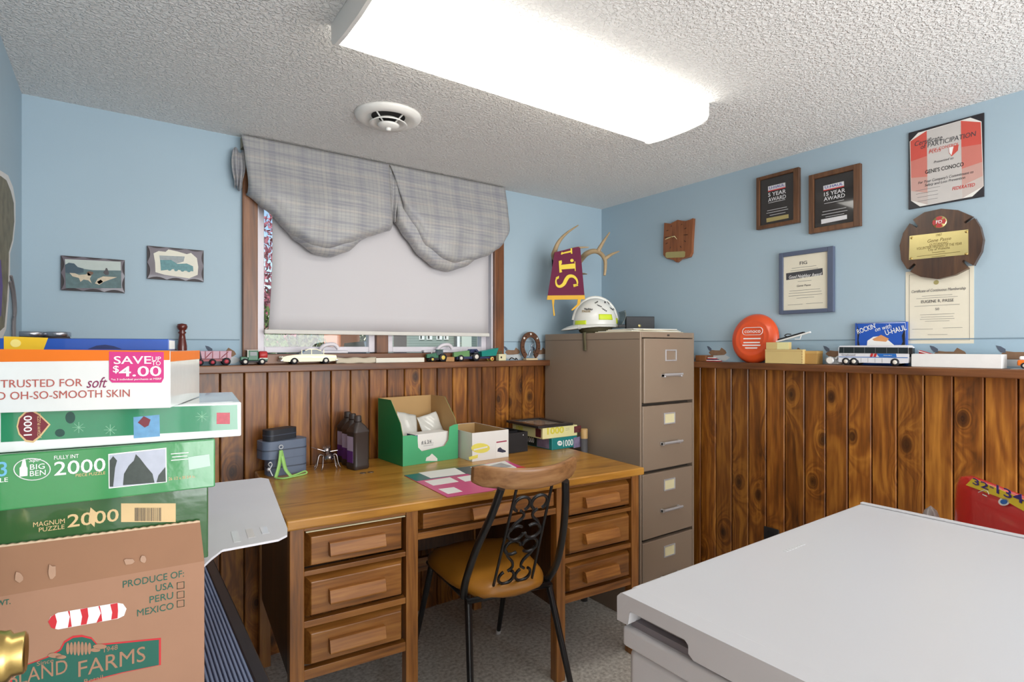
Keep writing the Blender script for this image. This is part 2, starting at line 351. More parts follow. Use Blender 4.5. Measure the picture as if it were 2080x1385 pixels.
part('sill', MB().box(WX0, WX1, YW - .018, YW + .06, CAPZ, WZ0), M_caseh, win, bevel=.003)
part('jamb', MB().box(WX0, WX0 + .008, YW, YW + .14, WZ0, WZ1), M_sash, win)
part('jamb', MB().box(WX1 - .008, WX1, YW, YW + .14, WZ0, WZ1), M_sash, win)
part('jamb', MB().box(WX0 + .008, WX1 - .008, YW, YW + .14, WZ1 - .008, WZ1), M_sash, win)
part('mullion', MB().box(.988, 1.046, YW + .03, YW + .12, WZ0, WZ1 - .008), M_case, win, bevel=.003)
for a, b_ in ((WX0 + .008, .988), (1.046, WX1 - .008)):
    mb = MB(); t = .03; z0, z1 = WZ0 + .004, WZ1 - .008; ya, yb = YW + .05, YW + .09
    mb.box(a, a + t, ya, yb, z0, z1); mb.box(b_ - t, b_, ya, yb, z0, z1); mb.box(a + t, b_ - t, ya, yb, z0, z0 + .026); mb.box(a + t, b_ - t, ya, yb, z1 - t, z1)
    sash = part('sash', mb, M_sash, win, bevel=.003)
    part('pane', MB().box(a + t, b_ - t, ya + .02, ya + .024, z0 + .026, z1 - t), M_glass, sash)
    cx = (a + b_) / 2 + (.02 if a < .6 else .0)
    ck = part('crank', MB().box(cx - .10, cx + .10, YW + .022, YW + .05, WZ0, WZ0 + .014), M_sash, win, bevel=.005, seg=3)
    mb = MB(); mb.tube(bez([(cx - .03, YW + .02, WZ0 + .012), (cx - .01, YW + .012, WZ0 + .035), (cx + .03, YW + .01, WZ0 + .04), (cx + .05, YW + .01, WZ0 + .022)], 5), .009, 8)
    part('crank_handle', mb, M_sash, ck)

# roller blind inside the casing
def blind_mat():
    m, n, l, b = _new('blind_cloth'); o = n['Material Output']; tr = n.new('ShaderNodeBsdfTranslucent'); mx = n.new('ShaderNodeMixShader')
    tc = n.new('ShaderNodeTexCoord'); no = n.new('ShaderNodeTexNoise'); no.inputs['Scale'].default_value = 600
    bp = n.new('ShaderNodeBump'); bp.inputs['Strength'].default_value = .05; l.new(tc.outputs['Object'], no.inputs['Vector']); l.new(no.outputs['Fac'], bp.inputs['Height']); l.new(bp.outputs[0], b.inputs['Normal'])
    b.inputs['Base Color'].default_value = (*s2l((229, 226, 229)), 1); b.inputs['Roughness'].default_value = .8; tr.inputs[0].default_value = (*s2l((214, 210, 206)), 1)
    mx.inputs[0].default_value = .28; l.new(b.outputs[0], mx.inputs[1]); l.new(tr.outputs[0], mx.inputs[2]); l.new(mx.outputs[0], o.inputs[0]); return m
M_blind = blind_mat()
bl = root('roller_blind', 'plain pale roller blind drawn most of the way down the window', 'blind', (0, YW + .010, 0))
def bf(u, v):
    z = 1.322 + (1.99 - 1.322) * v; x0 = .515 + .012 * math.sin(PI * v) + .006 * v; x1 = 1.592
    return (x0 + (x1 - x0) * u, .004 * math.sin(3 * PI * u) * (1 - v), z)
part('blind_sheet', MB().grid(bf, 24, 10), M_blind, bl, solid=.0008)
part('hem_bar', MB().box(.500, 1.597, -.004, .006, 1.305, 1.323), mat('blind_hem', (215, 212, 205), .6), bl, bevel=.003)
part('roller', MB().lathe([(.0001, 0), (.018, 0), (.018, 1.10), (.0001, 1.10)], 16, (.50, .012, 1.975), 'x'), M_sash, bl)

# swagged valance, two balloons of grey plaid
def plaid():
    m, n, l, b = _new('grey_plaid_cloth'); tc = n.new('ShaderNodeTexCoord'); sp = n.new('ShaderNodeSeparateXYZ'); l.new(tc.outputs['Object'], sp.inputs[0])
    def stripes(ch, f, ph, thr):
        a = n.new('ShaderNodeMath'); a.operation = 'MULTIPLY_ADD'; a.inputs[1].default_value = f; a.inputs[2].default_value = ph; l.new(sp.outputs[ch], a.inputs[0])
        s_ = n.new('ShaderNodeMath'); s_.operation = 'SINE'; l.new(a.outputs[0], s_.inputs[0])
        q = n.new('ShaderNodeMapRange'); q.inputs[1].default_value = thr; q.inputs[2].default_value = 1; l.new(s_.outputs[0], q.inputs[0]); return q.outputs[0]
    base = n.new('ShaderNodeTexNoise'); base.inputs['Scale'].default_value = 40; mp = n.new('ShaderNodeMapping'); mp.inputs['Scale'].default_value = (.15, 1, 3); l.new(tc.outputs['Object'], mp.inputs[0]); l.new(mp.outputs[0], base.inputs['Vector'])
    rp = ramp(n, [(.3, (146, 146, 150)), (.7, (170, 169, 166))]); l.new(base.outputs['Fac'], rp.inputs[0]); col = rp.outputs[0]
    for ch, f, ph, thr, c_, fac in (('X', 52, 0, .55, (122, 124, 138), .35), ('X', 52, 2.0, .9, (186, 180, 170), .25), ('Z', 75, .4, .6, (126, 128, 140), .3), ('Z', 75, 2.6, .88, (190, 176, 166), .3), ('X', 340, 0, .3, (128, 130, 138), .3), ('Z', 420, 0, .3, (182, 180, 174), .3)):
        mx = n.new('ShaderNodeMix'); mx.data_type = 'RGBA'; fm = n.new('ShaderNodeMath'); fm.operation = 'MULTIPLY'; fm.inputs[1].default_value = fac
        l.new(stripes(ch, f, ph, thr), fm.inputs[0]); l.new(fm.outputs[0], mx.inputs['Factor']); l.new(col, mx.inputs['A']); mx.inputs['B'].default_value = (*s2l(c_), 1); col = mx.outputs['Result']
    l.new(col, b.inputs['Base Color']); b.inputs['Roughness'].default_value = .5; b.inputs['Sheen Weight'].default_value = .15; return m
M_plaid = plaid()
va = root('window_valance', 'grey plaid balloon valance with two swags over the blind', 'valance', (0, 0, 0))
def interp(pts, x):
    if x <= pts[0][0]: return pts[0][1]
    for (a, b1), (c1, d1) in zip(pts, pts[1:]):
        if x <= c1:
            t = (x - a) / (c1 - a); t2 = t * t * (3 - 2 * t); return b1 + (d1 - b1) * (.5 * t + .5 * t2)
    return pts[-1][1]
def swag(x0t, x1t, x0b, x1b, low, bulge, name, lip=0):
    """cloth hanging from z=2.07; low: (u, z) of the bottom fold; the lower part balloons forward and rolls under"""
    def fn(u, v):
        zb = interp(low, u); xt = x0t + (x1t - x0t) * u; xb = x0b + (x1b - x0b) * u
        if v <= .82:
            t = v / .82; z = 2.078 + (zb - 2.078) * t; x = xt + (xb - xt) * t ** .8
            y = YW - .052 - bulge * (math.sin(t * PI * .62) ** 1.5) * (.35 + .65 * math.sin(PI * min(1, max(0, u))) ** .6)
            y -= .006 * math.sin(9 * t + 5 * u) * t * (1 - u * .3) + .004 * math.sin(22 * u + 6 * t) * t
        else:
            t = (v - .82) / .18; a = t * PI * .75; ye = YW - .052 - bulge * (math.sin(PI * .62) ** 1.5) * (.35 + .65 * math.sin(PI * u) ** .6) - .006 * math.sin(9 + 5 * u) * (1 - u * .3) - .004 * math.sin(22 * u + 6)
            x = xb; z = zb - .034 * math.sin(a); y = ye + .05 * (1 - math.cos(a)) * .75
            y = min(y, YW - .02)
        return (x, y, z)
    return part(name, MB().grid(fn, 40, 36), M_plaid, va, solid=.002)
swag(.402, 1.014, .425, 1.022, [(0, 1.885), (.12, 1.83), (.28, 1.745), (.42, 1.705), (.52, 1.70), (.66, 1.73), (.82, 1.775), (1, 1.815)], .05, 'swag')
swag(1.016, 1.655, 1.075, 1.668, [(0, 1.90), (.08, 1.84), (.2, 1.755), (.34, 1.705), (.46, 1.693), (.62, 1.715), (.78, 1.745), (.9, 1.79), (1, 1.86)], .05, 'swag')
swag(.44, 1.0, .46, 1.0, [(0, 1.90), (.12, 1.835), (.28, 1.725), (.42, 1.678), (.55, 1.672), (.68, 1.70), (.82, 1.765), (1, 1.85)], .022, 'lining_fold')
swag(1.04, 1.62, 1.05, 1.62, [(0, 1.86), (.1, 1.79), (.22, 1.715), (.36, 1.665), (.5, 1.655), (.64, 1.682), (.8, 1.74), (1, 1.88)], .022, 'lining_fold')
part('heading_board', MB().box(.408, 1.655, YW - .045, YW - .0005, 2.035, 2.078), mat('heading_wood', (150, 140, 120), .7), va)
# gathered cloth between the swags and at the left return
def tail(x, z0, z1, w_, y):
    def fn(u, v):
        z = z0 + (z1 - z0) * v; f = math.sin(u * PI * 5) * .008 * (.3 + v); return (x + (u - .5) * w_ * (.5 + .5 * math.sin(PI * min(1, .15 + v))), y + f - .01 * math.sin(PI * v), z + .01 * math.sin(7 * u))
    return part('gathered_tail', MB().grid(fn, 24, 10), M_plaid, va, solid=.002)
tail(1.035, 2.06, 1.83, .075, YW - .045); tail(.395, 2.02, 1.87, .05, YW - .035)
# ================================================================== CEILING FIXTURES
M_wmetal = mat('white_enamel', (236, 235, 230), .35, var=.015)
def lens_mat():
    m, n, l, b = _new('fluorescent_lens'); tc = n.new('ShaderNodeTexCoord'); sp = n.new('ShaderNodeSeparateXYZ'); l.new(tc.outputs['Object'], sp.inputs[0])
    wv = n.new('ShaderNodeMath'); wv.operation = 'MULTIPLY'; wv.inputs[1].default_value = 46; l.new(sp.outputs['Y'], wv.inputs[0])
    sn = n.new('ShaderNodeMath'); sn.operation = 'SINE'; l.new(wv.outputs[0], sn.inputs[0])
    mr = n.new('ShaderNodeMapRange'); mr.inputs[1].default_value = -1; mr.inputs[2].default_value = 1; mr.inputs[3].default_value = LAMP * .82; mr.inputs[4].default_value = LAMP * 1.1; l.new(sn.outputs[0], mr.inputs[0])
    b.inputs['Base Color'].default_value = (.85, .85, .82, 1); b.inputs['Roughness'].default_value = .3
    b.inputs['Emission Color'].default_value = (1.0, .965, .89, 1); l.new(mr.outputs[0], b.inputs['Emission Strength']); return m
lt = root('ceiling_light', 'long white fluorescent wraparound fixture glowing on the ceiling', 'ceiling light', (1.058, 1.300, ZC))
prof = [(-.138, -.002), (-.138, -.040), (-.130, -.054), (-.112, -.062), (-.05, -.067), (.05, -.067), (.112, -.062), (.130, -.054), (.138, -.040), (.138, -.002)]
part('lens', MB().prism(prof, -.592, .592, 'x', True), lens_mat(), lt)
prof2 = [(a * 1.03, b_ * 1.05 if b_ < -.01 else -.0005) for a, b_ in prof]
for a, b_ in ((-.602, -.592), (.592, .598)): part('end_cap', MB().prism(prof2, a, b_, 'x'), M_wmetal, lt)
part('pan', MB().box(-.60, .60, -.10, .10, -.003, -.0005), M_wmetal, lt)
vt = root('ceiling_vent', 'round white ceiling air diffuser in front of the window', 'vent', (.805, 1.895, ZC))
part('flange', MB().lathe([(.06, -.004), (.072, -.012), (.088, -.02), (.104, -.017), (.116, -.008), (.119, -.0005), (.1, -.0005)], 40), M_wmetal, vt)
part('throat', MB().lathe([(.0001, -.001), (.074, -.001), (.072, -.012)], 32), mat('duct_dark', (40, 38, 36), .6), vt)
part('cone', MB().lathe([(.034, -.012), (.05, -.026), (.066, -.034), (.067, -.031), (.05, -.020), (.034, -.012)], 32), M_wmetal, vt)
part('cone', MB().lathe([(.0001, -.045), (.018, -.045), (.034, -.040), (.04, -.034), (.02, -.03), (.0001, -.028)], 32), M_wmetal, vt)
for k in range(4):
    a = k * PI / 2 + .5; part('strut', MB().tube([(.03 * math.cos(a), .03 * math.sin(a), -.03), (.066 * math.cos(a), .066 * math.sin(a), -.006)], .003, 6), M_wmetal, vt)
part('knob', MB().lathe([(.0001, -.054), (.009, -.053), (.01, -.045), (.0001, -.044)], 16), M_wmetal, vt)

# ================================================================== DESK
M_oak = wood('oak_x', (72, 40, 14), (136, 84, 32), (172, 116, 54), 'X', 10, .08, .4, tone=.08, coat=.3)
M_oakz = wood('oak_z', (68, 38, 13), (136, 84, 32), (172, 116, 54), 'Z', 12, .06, .42, tone=.08, coat=.25)
M_oaktop = wood('oak_top', (112, 70, 20), (176, 120, 40), (202, 148, 64), 'X', 7, .10, .30, tone=.0, coat=.35)
M_oakp = wood('oak_pull', (96, 56, 20), (150, 94, 36), (182, 124, 56), 'X', 12, .08, .5, tone=.06, coat=0)
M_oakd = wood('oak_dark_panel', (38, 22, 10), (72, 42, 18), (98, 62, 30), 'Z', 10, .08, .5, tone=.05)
W_, D_ = 1.37, .75
dk = root('desk', 'old oak double pedestal desk under the window', 'desk', (.393, 1.640, 0), R(-4.5))
part('top', MB().box(0, W_, 0, D_, .730, .76), M_oaktop, dk, bevel=.005)
L0, L1, R0, R1 = .012, .400, .945, W_ - .012
def desk_post(x0, y0): part('post', MB().box(x0, x0 + .04, y0, y0 + .04, 0, .729), M_oakz, dk, bevel=.002)
for x0 in (L0, L1 - .04, R0, R1 - .04):
    desk_post(x0, .02); desk_post(x0, D_ - .06)
for x0, x1 in ((L0, L1), (R0, R1)):
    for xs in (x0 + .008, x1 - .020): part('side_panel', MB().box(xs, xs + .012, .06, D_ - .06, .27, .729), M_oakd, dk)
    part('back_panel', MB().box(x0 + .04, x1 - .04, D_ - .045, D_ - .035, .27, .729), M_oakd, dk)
    for za, zb in ((.717, .729), (.586, .600), (.436, .455), (.285, .314)):
        part('rail', MB().box(x0 + .04, x1 - .04, .024, .05, za, zb), M_oak, dk, bevel=.001)
    for za, zb in ((.604, .713), (.459, .582), (.318, .432)):
        a, b_ = x0 + .044, x1 - .044; q = .014
        dr = part('drawer', MB().hexa([(a + q, .016, za + q), (b_ - q, .016, za + q), (b_, .05, za), (a, .05, za), (a + q, .016, zb - q), (b_ - q, .016, zb - q), (b_, .05, zb), (a, .05, zb)]), M_oak, dk, bevel=.002)
        cx = (a + b_) / 2 - .004; cz = (za + zb) / 2
        part('pull', MB().prism([(.018, cz + .019), (-.002, cz + .020), (-.013, cz - .014), (-.011, cz - .018), (.018, cz - .020)], cx - .083, cx + .083, 'x'), M_oakp, dr, bevel=.002)
part('pull_out_board', MB().box(L0 + .044, L1 - .044, .018, .4, .7135, .7165), mat('cream_board', (214, 206, 170), .5), dk)
za, zb = .655, .724; a, b_ = L1 + .006, R0 - .006; q = .01
dr = part('pencil_drawer', MB().hexa([(a + q, .016, za + q), (b_ - q, .016, za + q), (b_, .05, za), (a, .05, za), (a + q, .016, zb - q), (b_ - q, .016, zb - q), (b_, .05, zb), (a, .05, zb)]), M_oak, dk, bevel=.002)
part('pull', MB().prism([(.018, .709), (-.002, .710), (-.013, .676), (-.011, .672), (.018, .670)], .585, .75, 'x'), M_oakp, dr, bevel=.002)
part('rail', MB().box(L1, R0, .024, .05, .630, .652), M_oak, dk, bevel=.001)
part('rail', MB().box(L1, R0, D_ - .055, D_ - .03, .24, .30), M_oak, dk)
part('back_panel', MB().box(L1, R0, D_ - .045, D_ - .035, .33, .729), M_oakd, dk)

# ================================================================== CHAIR
M_blk = mat('black_enamel', (22, 22, 24), .3, var=.05, spec=.6); M_seat = mat('mustard_vinyl', (176, 118, 40), .38, var=.08, vscale=12, bump=.12, bscale=260, coat=.15)
M_rail = wood('chair_rail_wood', (96, 62, 34), (150, 106, 66), (176, 134, 90), 'X', 9, .07, .42, tone=0); M_glide = mat('white_glide', (220, 220, 222), .4)
ch = root('dining_chair', 'black metal chair with mustard seat and scrolled back at the desk', 'chair', (1.118, 1.708, 0), R(-10))
def seat_fn(u, v):
    a = 2 * PI * u; n_ = 3.4
    ca, sa = math.cos(a), math.sin(a); px_ = math.copysign(abs(ca) ** (2 / n_), ca); py_ = math.copysign(abs(sa) ** (2 / n_), sa)
    ring = [(0.0001, .487), (.55, .485), (.8, .478), (.93, .466), (1.0, .450), (1.0, .436), (.96, .428), (.5, .427), (.0001, .427)][round(v * 8)]
    k = ring[0]; y = (.235 * py_ + .012) * k; x = (.178 + .030 * py_) * px_ * k
    return (x, y, ring[1] + (.004 * math.sin(9 * a) if .9 < k < .99 else 0))
part('seat', MB().grid(seat_fn, 48, 8, True, True), M_seat, ch)
part('seat_frame', MB().tube([(-.15, -.185, .425), (.15, -.185, .425), (.175, .185, .425), (-.175, .185, .425)], .010, 8, closed=True), M_blk, ch)
for s in (-1, 1):
    for top, foot in (((s * .165, .17, .425), (s * .190, .345, .0)), ((s * .150, -.175, .425), (s * .190, -.315, .0))):
        t_, f_ = Vector(top), Vector(foot); e = f_ + (t_ - f_) * .045
        lg = part('leg', MB().tube([t_, e], [.0125, .0095], 10), M_blk, ch)
        part('glide', MB().tube([e, f_ + Vector((0, 0, .001))], [.0115, .0105], 10), M_glide, lg)
    pp = bez([(s * .158, -.155, .43), (s * .168, -.200, .50), (s * .156, -.262, .62), (s * .130, -.322, .74), (s * .112, -.352, .825)], 5)
    part('back_post', MB().tube(pp, .0125, 10), M_blk, ch)
def rail_fn(u, v):   # curved wooden top rail, rounded section
    x = -.182 + .364 * u; bow = .080 * (x / .182) ** 2; end = min(1, .72 + 5.0 * min(u, 1 - u)) ; a = 2 * PI * v
    h = .034 * end; t = .0115
    cz, cy = math.sin(a), math.cos(a); cz = math.copysign(abs(cz) ** .5, cz); cy = math.copysign(abs(cy) ** .6, cy)
    z = .850 + .012 * (x / .182) ** 2 + h * cz; return (x, -.372 + bow + t * cy - .16 * (z - .85), z)
mb = MB(); mb.grid(rail_fn, 28, 16)
for u in (0, 1): mb._add([rail_fn(u, k / 16) for k in range(16)], [tuple(range(16))])
part('top_rail', mb, M_rail, ch)
def bp(x, s): return Vector((x, -.195 - .155 * s, .455 + .355 * s))   # point on the back's sloping plane
for s in (-1, 1): part('back_rod', MB().tube([bp(s * .072, -.05), bp(s * .062, 1.02)], .0048, 8), M_blk, ch)
def arc(cx, cs, r, a0, a1, n=16): return [bp(cx + r * math.cos(R(a0 + (a1 - a0) * k / n)), cs + r / .387 * math.sin(R(a0 + (a1 - a0) * k / n))) for k in range(n + 1)]
for s in (-1, 1):
    def A(cx, cs, r, a0, a1, n=16): return arc(s * cx, cs, r, a0, a1, n) if s > 0 else [Vector((-p.x, p.y, p.z)) for p in arc(cx, cs, r, a0, a1, n)]
    for cs, a0, a1 in ((.865, -60, 240), (.575, 130, -170), (.425, -130, 170), (.105, 60, -240)):
        part('scroll', MB().tube(A(.0305, cs, .0275, a0, a1, 24), .0054, 6), M_blk, ch)
    for c0, c1_ in ((.865, .575), (.105, .425)):
        g = 1 if c0 > c1_ else -1; pts = [bp(s * .030, c0 - g * .064), bp(s * .016, c0 - g * .100), bp(s * .020, (c0 + c1_) / 2), bp(s * .040, c1_ + g * .095), bp(s * .052, c1_ + g * .03)]
        part('scroll', MB().tube(bez(pts, 5), .0052, 6), M_blk, ch)

# ================================================================== FILING CABINET
M_cab = mat('taupe_enamel', (144, 126, 108), .36, var=.02, vscale=3, spec=.5); M_chr = mat('brushed_chrome', (206, 206, 208), .3, metal=.45, var=.04); M_card = mat('cream_card', (222, 212, 168), .7)
M_cabd = mat('cabinet_gap', (58, 50, 42), .6)
fc = root('filing_cabinet', 'taupe steel four drawer filing cabinet in the corner', 'filing cabinet', (1.929, 1.707, 0))
FW, FD, FH = .391, .681, 1.32
mb = MB(); mb.box(0, .012, .0, FD, 0, FH); mb.box(FW - .012, FW, .0, FD, 0, FH); mb.box(.012, FW - .012, 0, FD, FH - .026, FH); mb.box(.012, FW - .012, FD - .006, FD, 0, FH - .026); mb.box(.012, FW - .012, .004, FD - .006, 0, .055)
part('body', mb, M_cab, fc, bevel=.002)
part('inner_shadow_gap', MB().box(.0125, FW - .0125, .03, .04, .056, FH - .027), M_cabd, fc)
part('top_band', MB().box(-.0008, .0, .004, FD, FH - .034, FH - .0325), M_cabd, fc)
for k, (z0, z1) in enumerate(((.995, 1.290), (.684, .981), (.373, .670), (.060, .359))):
    yo = -.010 if k == 0 else -.002
    d_ = part('drawer', MB().box(.016, FW - .016, yo, .025, z0, z1), M_cab, fc, bevel=.004)
    lx, lz = FW / 2 + .004, z0 + (z1 - z0) * (.735 if k == 0 else .78)
    mb = MB(); a, b_ = .040, .027
    mb.box(lx - a, lx + a, yo - .005, yo, lz + b_ - .006, lz + b_); mb.box(lx - a, lx + a, yo - .005, yo, lz - b_, lz - b_ + .006); mb.box(lx - a, lx - a + .006, yo - .005, yo, lz - b_ + .006, lz + b_ - .006); mb.box(lx + a - .006, lx + a, yo - .005, yo, lz - b_ + .006, lz + b_ - .006)
    part('label_holder', mb, M_chr, d_, bevel=.001)
    if k: part('label_card', MB().box(lx - a + .006, lx + a - .006, yo - .002, yo, lz - b_ + .006, lz + b_ - .006), M_card, d_)
    hz = z0 + (z1 - z0) * (.42 if k == 0 else .40); w2 = .066
    mb = MB(); mb.prism([(-.010, hz - .007), (-.028, hz - .004), (-.034, hz + .004), (-.030, hz + .010), (-.010, hz + .004)][::-1], lx - w2, lx + w2, 'x')
    for q in (-w2, w2 - .012): mb.box(lx + q, lx + q + .012, yo - .02, yo, hz - .009, hz + .007)
    part('handle', mb, M_chr, d_, bevel=.003)
part('maker_mark', MB().box(FW / 2 - .008, FW / 2 + .008, -.001, .0, FH - .018, FH - .010), M_cabd, fc)

# ================================================================== CHEST FREEZER
M_frz = mat('freezer_white', (193, 192, 194), .32, var=.01, vscale=3, bump=.03, bscale=700); M_frzd = mat('freezer_seal', (120, 116, 122), .6)
fz = root('chest_freezer', 'white chest freezer with a flat lid in the foreground', 'freezer', (.628, .022, 0))
FX, FY = .815, .570
part('body', MB().box(.006, FX - .006, .006, FY - .006, .02, .795), M_frz, fz, bevel=.012, seg=4)
part('rim', MB().box(0, FX, 0, FY, .797, .828), M_frz, fz, bevel=.006, seg=3)
part('seal', MB().box(.010, FX - .010, .010, FY - .010, .826, .838), M_frzd, fz)
mb = MB(); mb.box(.022, FX, 0, FY, .836, .880)
lid = part('lid', MB().box(.020, FX + .004, -.004, FY + .004, .836, .880), M_frz, fz, bevel=.008, seg=4)
n0, n1 = FY - .125, FY - .022
part('lid_front', MB().prism([(-.004, .836), (n0 - .008, .836), (n0, .842), (n0, .853), (n0 + .006, .858), (n1, .858), (n1 + .004, .836), (FY + .004, .836), (FY + .004, .872), (FY - .004, .880), (.004, .880), (-.004, .872)], -.006, .026, 'x'), M_frz, lid, bevel=.003, seg=3)
part('lid_ridge', MB().box(FX - .012, FX + .002, .0, FY, .880, .884), M_frz, lid, bevel=.002)
mb = MB()
for k in range(7): mb.box(.36 + k * .010, .3665 + k * .010, FY - .062, FY - .055, .8798, .8804)
part('embossed_mark', mb, mat('emboss_grey', (196, 196, 196), .5), lid)
for x_ in (.05, FX - .09):
    for y_ in (.05, FY - .09): part('foot', MB().lathe([(.0001, 0), (.018, 0), (.018, .02), (.0001, .02)], 12, (x_ + .02, y_ + .02, 0)), M_blk, fz)
# ================================================================== LEFT FOREGROUND: bench, carton, stacked boxes, open door
M_rib = mat('ribbed_blue_grey', (122, 138, 168), .3, var=.05, spec=.6); M_ribd = mat('bench_black', (24, 24, 28), .35, spec=.6); M_bsteel = mat('bench_side', (48, 40, 36), .5)
bn = root('low_bench', 'low bench with a ribbed blue grey top under the carton', 'bench', (XL + .006, .93, 0))
BW, BD, BZ = .482, 1.36, .62
part('frame', MB().box(0, BW - .02, .02, BD, .10, BZ - .012), M_bsteel, bn)
n_ = 60; p_ = (BW - .03) / n_
part('mat_base', MB().box(.004, BW - .026, 0, BD, BZ - .0115, BZ - .005), mat('mat_navy', (34, 36, 72), .35), bn)
rm_ = MB().prism([(0, 0), (p_ * .10, .0045), (p_ * .20, .005), (p_ * .58, .005), (p_ * .68, .0045), (p_ * .78, 0)], .001, BD - .001, 'y').mesh('rib'); rm_.materials.append(M_rib)
for k in range(n_): part('rib', rm_, M_rib, bn, loc=(.006 + k * p_, 0, BZ - .005))
part('edge_strip', MB().box(BW - .026, BW, 0, BD, BZ - .03, BZ + .002), M_ribd, bn, bevel=.004, seg=3)
for x_ in (.01, BW - .07):
    for y_ in (.05, BD - .1): part('leg', MB().box(x_, x_ + .04, y_, y_ + .04, 0, .10), M_ribd, bn)

M_kraft = mat('kraft_card', (160, 120, 94), .75, var=.07, vscale=14, bump=.05, bscale=90); M_kraftl = mat('kraft_flap', (148, 108, 80), .75, var=.08, vscale=14)
M_cflute = mat('card_edge', (205, 180, 150), .8, var=.3, vscale=160); M_cin = mat('white_lined_card', (206, 204, 208), .5, var=.05, vscale=10); M_green = mat('print_green', (24, 92, 76), .6, var=.05); M_red = mat('print_red', (196, 34, 44), .55, var=.04); M_tape = mat('tape_residue', (174, 140, 116), .25, var=.1, vscale=50)
cb = root('carton', 'open brown produce carton with a green farm logo and white flap', 'carton', (.1185, 1.0214, BZ + .0005), R(-4.2))
CW, CDp, CH = .314, .50, .284
mb = MB(); mb.box(-CW, 0, 0, .004, 0, CH); mb.box(-CW, 0, CDp - .004, CDp, 0, CH); mb.box(-CW, -CW + .004, .004, CDp - .004, 0, CH); mb.box(-.004, 0, .004, CDp - .004, 0, CH); mb.box(-CW, 0, 0, CDp, 0, .004)
part('body', mb, M_kraft, cb)
part('inner_flap', MB().box(-CW + .004, -.004, .004, CDp - .004, CH - .008, CH - .004), M_kraftl, cb)
fl = part('front_flap', MB().hexa([(-CW, 0, CH), (0, 0, CH), (0, .004, CH), (-CW, .004, CH), (-CW, .006, CH + .070), (-.006, .006, CH + .064), (-.006, .010, CH + .064), (-CW, .010, CH + .070)]), M_kraftl, cb)
pts = []
for k in range(61):
    x_ = -CW + (CW - .006) * k / 60; z_ = CH + .070 - .006 * k / 60; pts.append((x_, z_ + .0012 * (k % 2)))
part('fluted_edge', MB().prism(pts + [(-.006, CH + .062), (-CW, CH + .068)], .0058, .0102, 'y'), M_cflute, fl)
part('side_flap', MB().prism([(0, .02), (.012, .045), (.03, .075), (.122, .080), (.140, .096), (.146, .13), (.165, CDp + .02), (.150, CDp + .04), (0, CDp + .04)], CH - .003, CH + .001, 'z'), M_cin, cb, bevel=.001, rot=(R(2.2), 0, 0), loc=(0, -.0, -.011))
for k in range(3): part('tape_patch', MB().box(.05 + .025 * k, .062 + .025 * k, .10 + .01 * k, .16, CH + .001, CH + .0014), mat('clear_tape_gloss', (214, 212, 212), .08), cb, rot=(R(2.2), 0, 0), loc=(0, 0, -.0108))
for px_, py_, rx, ry in ((105, 1162, 13, 18), (38, 1172, 12, 16), (262, 1140, 14, 8), (292, 1136, 9, 8)):
    plate(cb, 'tape_mark', [(px_ + rx * (.5 + .5 * random.random()) * math.cos(q * .7), py_ + ry * (.55 + .6 * random.random()) * math.sin(q * .7)) for q in range(9)], M_tape, -.0002)
for b_, px_, py_, w_ in (('PRODUCE OF:', 313, 1183, 124), ('USA', 334, 1192, 36), ('PERU', 328, 1214, 48), ('MEXICO', 316, 1238, 74)):
    T(cb, b_, px_, py_ if b_ != 'PRODUCE OF:' else 1176, 14, M_green, w_, name='lettering')
for py_ in (1183, 1202, 1220):
    part('tick_box', MB().tube([(*face(cb, a, b, 0)[:1], -.0004, face(cb, a, b, 0)[1]) for a, b in ((360, py_), (374, py_ - 2), (374, py_ + 11), (360, py_ + 13))], .0006, 4, closed=True), M_green, cb)
T(cb, 'WT.', 8, 1224, 11, M_green, 28, bold=.008)
# hand hole with the striped bag showing behind it
hole = [(98, 1262), (103, 1252), (118, 1244), (238, 1224), (250, 1226), (257, 1236), (252, 1250), (240, 1256), (118, 1278), (104, 1274)]
plate(cb, 'hand_hole', hole, WHITE, -.0003)
for q in ([(98, 1262), (104, 1252), (112, 1247), (116, 1262), (112, 1277), (104, 1274)], [(138, 1241), (142, 1252), (138, 1274), (146, 1272), (143, 1252), (142, 1240)], [(163, 1237), (178, 1234), (180, 1251), (176, 1267), (164, 1269), (167, 1252)], [(200, 1231), (205, 1245), (196, 1264), (208, 1261), (206, 1245), (203, 1230)], [(224, 1227), (239, 1224), (240, 1240), (239, 1255), (226, 1258), (228, 1243)]):
    plate(cb, 'red_stripe', q, M_red, -.0006)
# logo
ban = [(20, 1362), (94, 1334), (122, 1318), (130, 1302), (148, 1291), (166, 1289), (186, 1294), (198, 1308), (327, 1295), (327, 1350), (250, 1366), (120, 1400), (20, 1400)]
plate(cb, 'logo_border', ban, M_red, -.0003); cen = (190, 1348)
plate(cb, 'logo_panel', [(cen[0] + (a - cen[0]) * .97, cen[1] + (b - cen[1]) * .93) for a, b in ban], M_green, -.0006)
T(cb, 'BLAND', 78, 1367, 30, M_kraft, 120, y=-.0012, tilt=R(.5)); T(cb, 'FARMS', 228, 1344, 32, M_kraft, 136, y=-.0012)
T(cb, 'Since', 92, 1344, 9, M_kraft, 34, y=-.0012); T(cb, '1948', 224, 1317, 10, M_kraft, 28, y=-.0012); T(cb, 'Retail', 190, 1379, 9, M_kraft, 38, y=-.0012)
for k in range(7):
    a = (k - 3) / 3; plate(cb, 'onion_rib', oval(160 + a * 22, 1316, 3.4, 15 - 3 * abs(a), 12), M_kraft, -.0012)
for q in (oval(112, 1330, 14, 5), oval(124, 1333, 11, 4), oval(203, 1312, 14, 5), oval(194, 1319, 10, 4)): plate(cb, 'onion_leaf', q, M_kraft, -.0014)

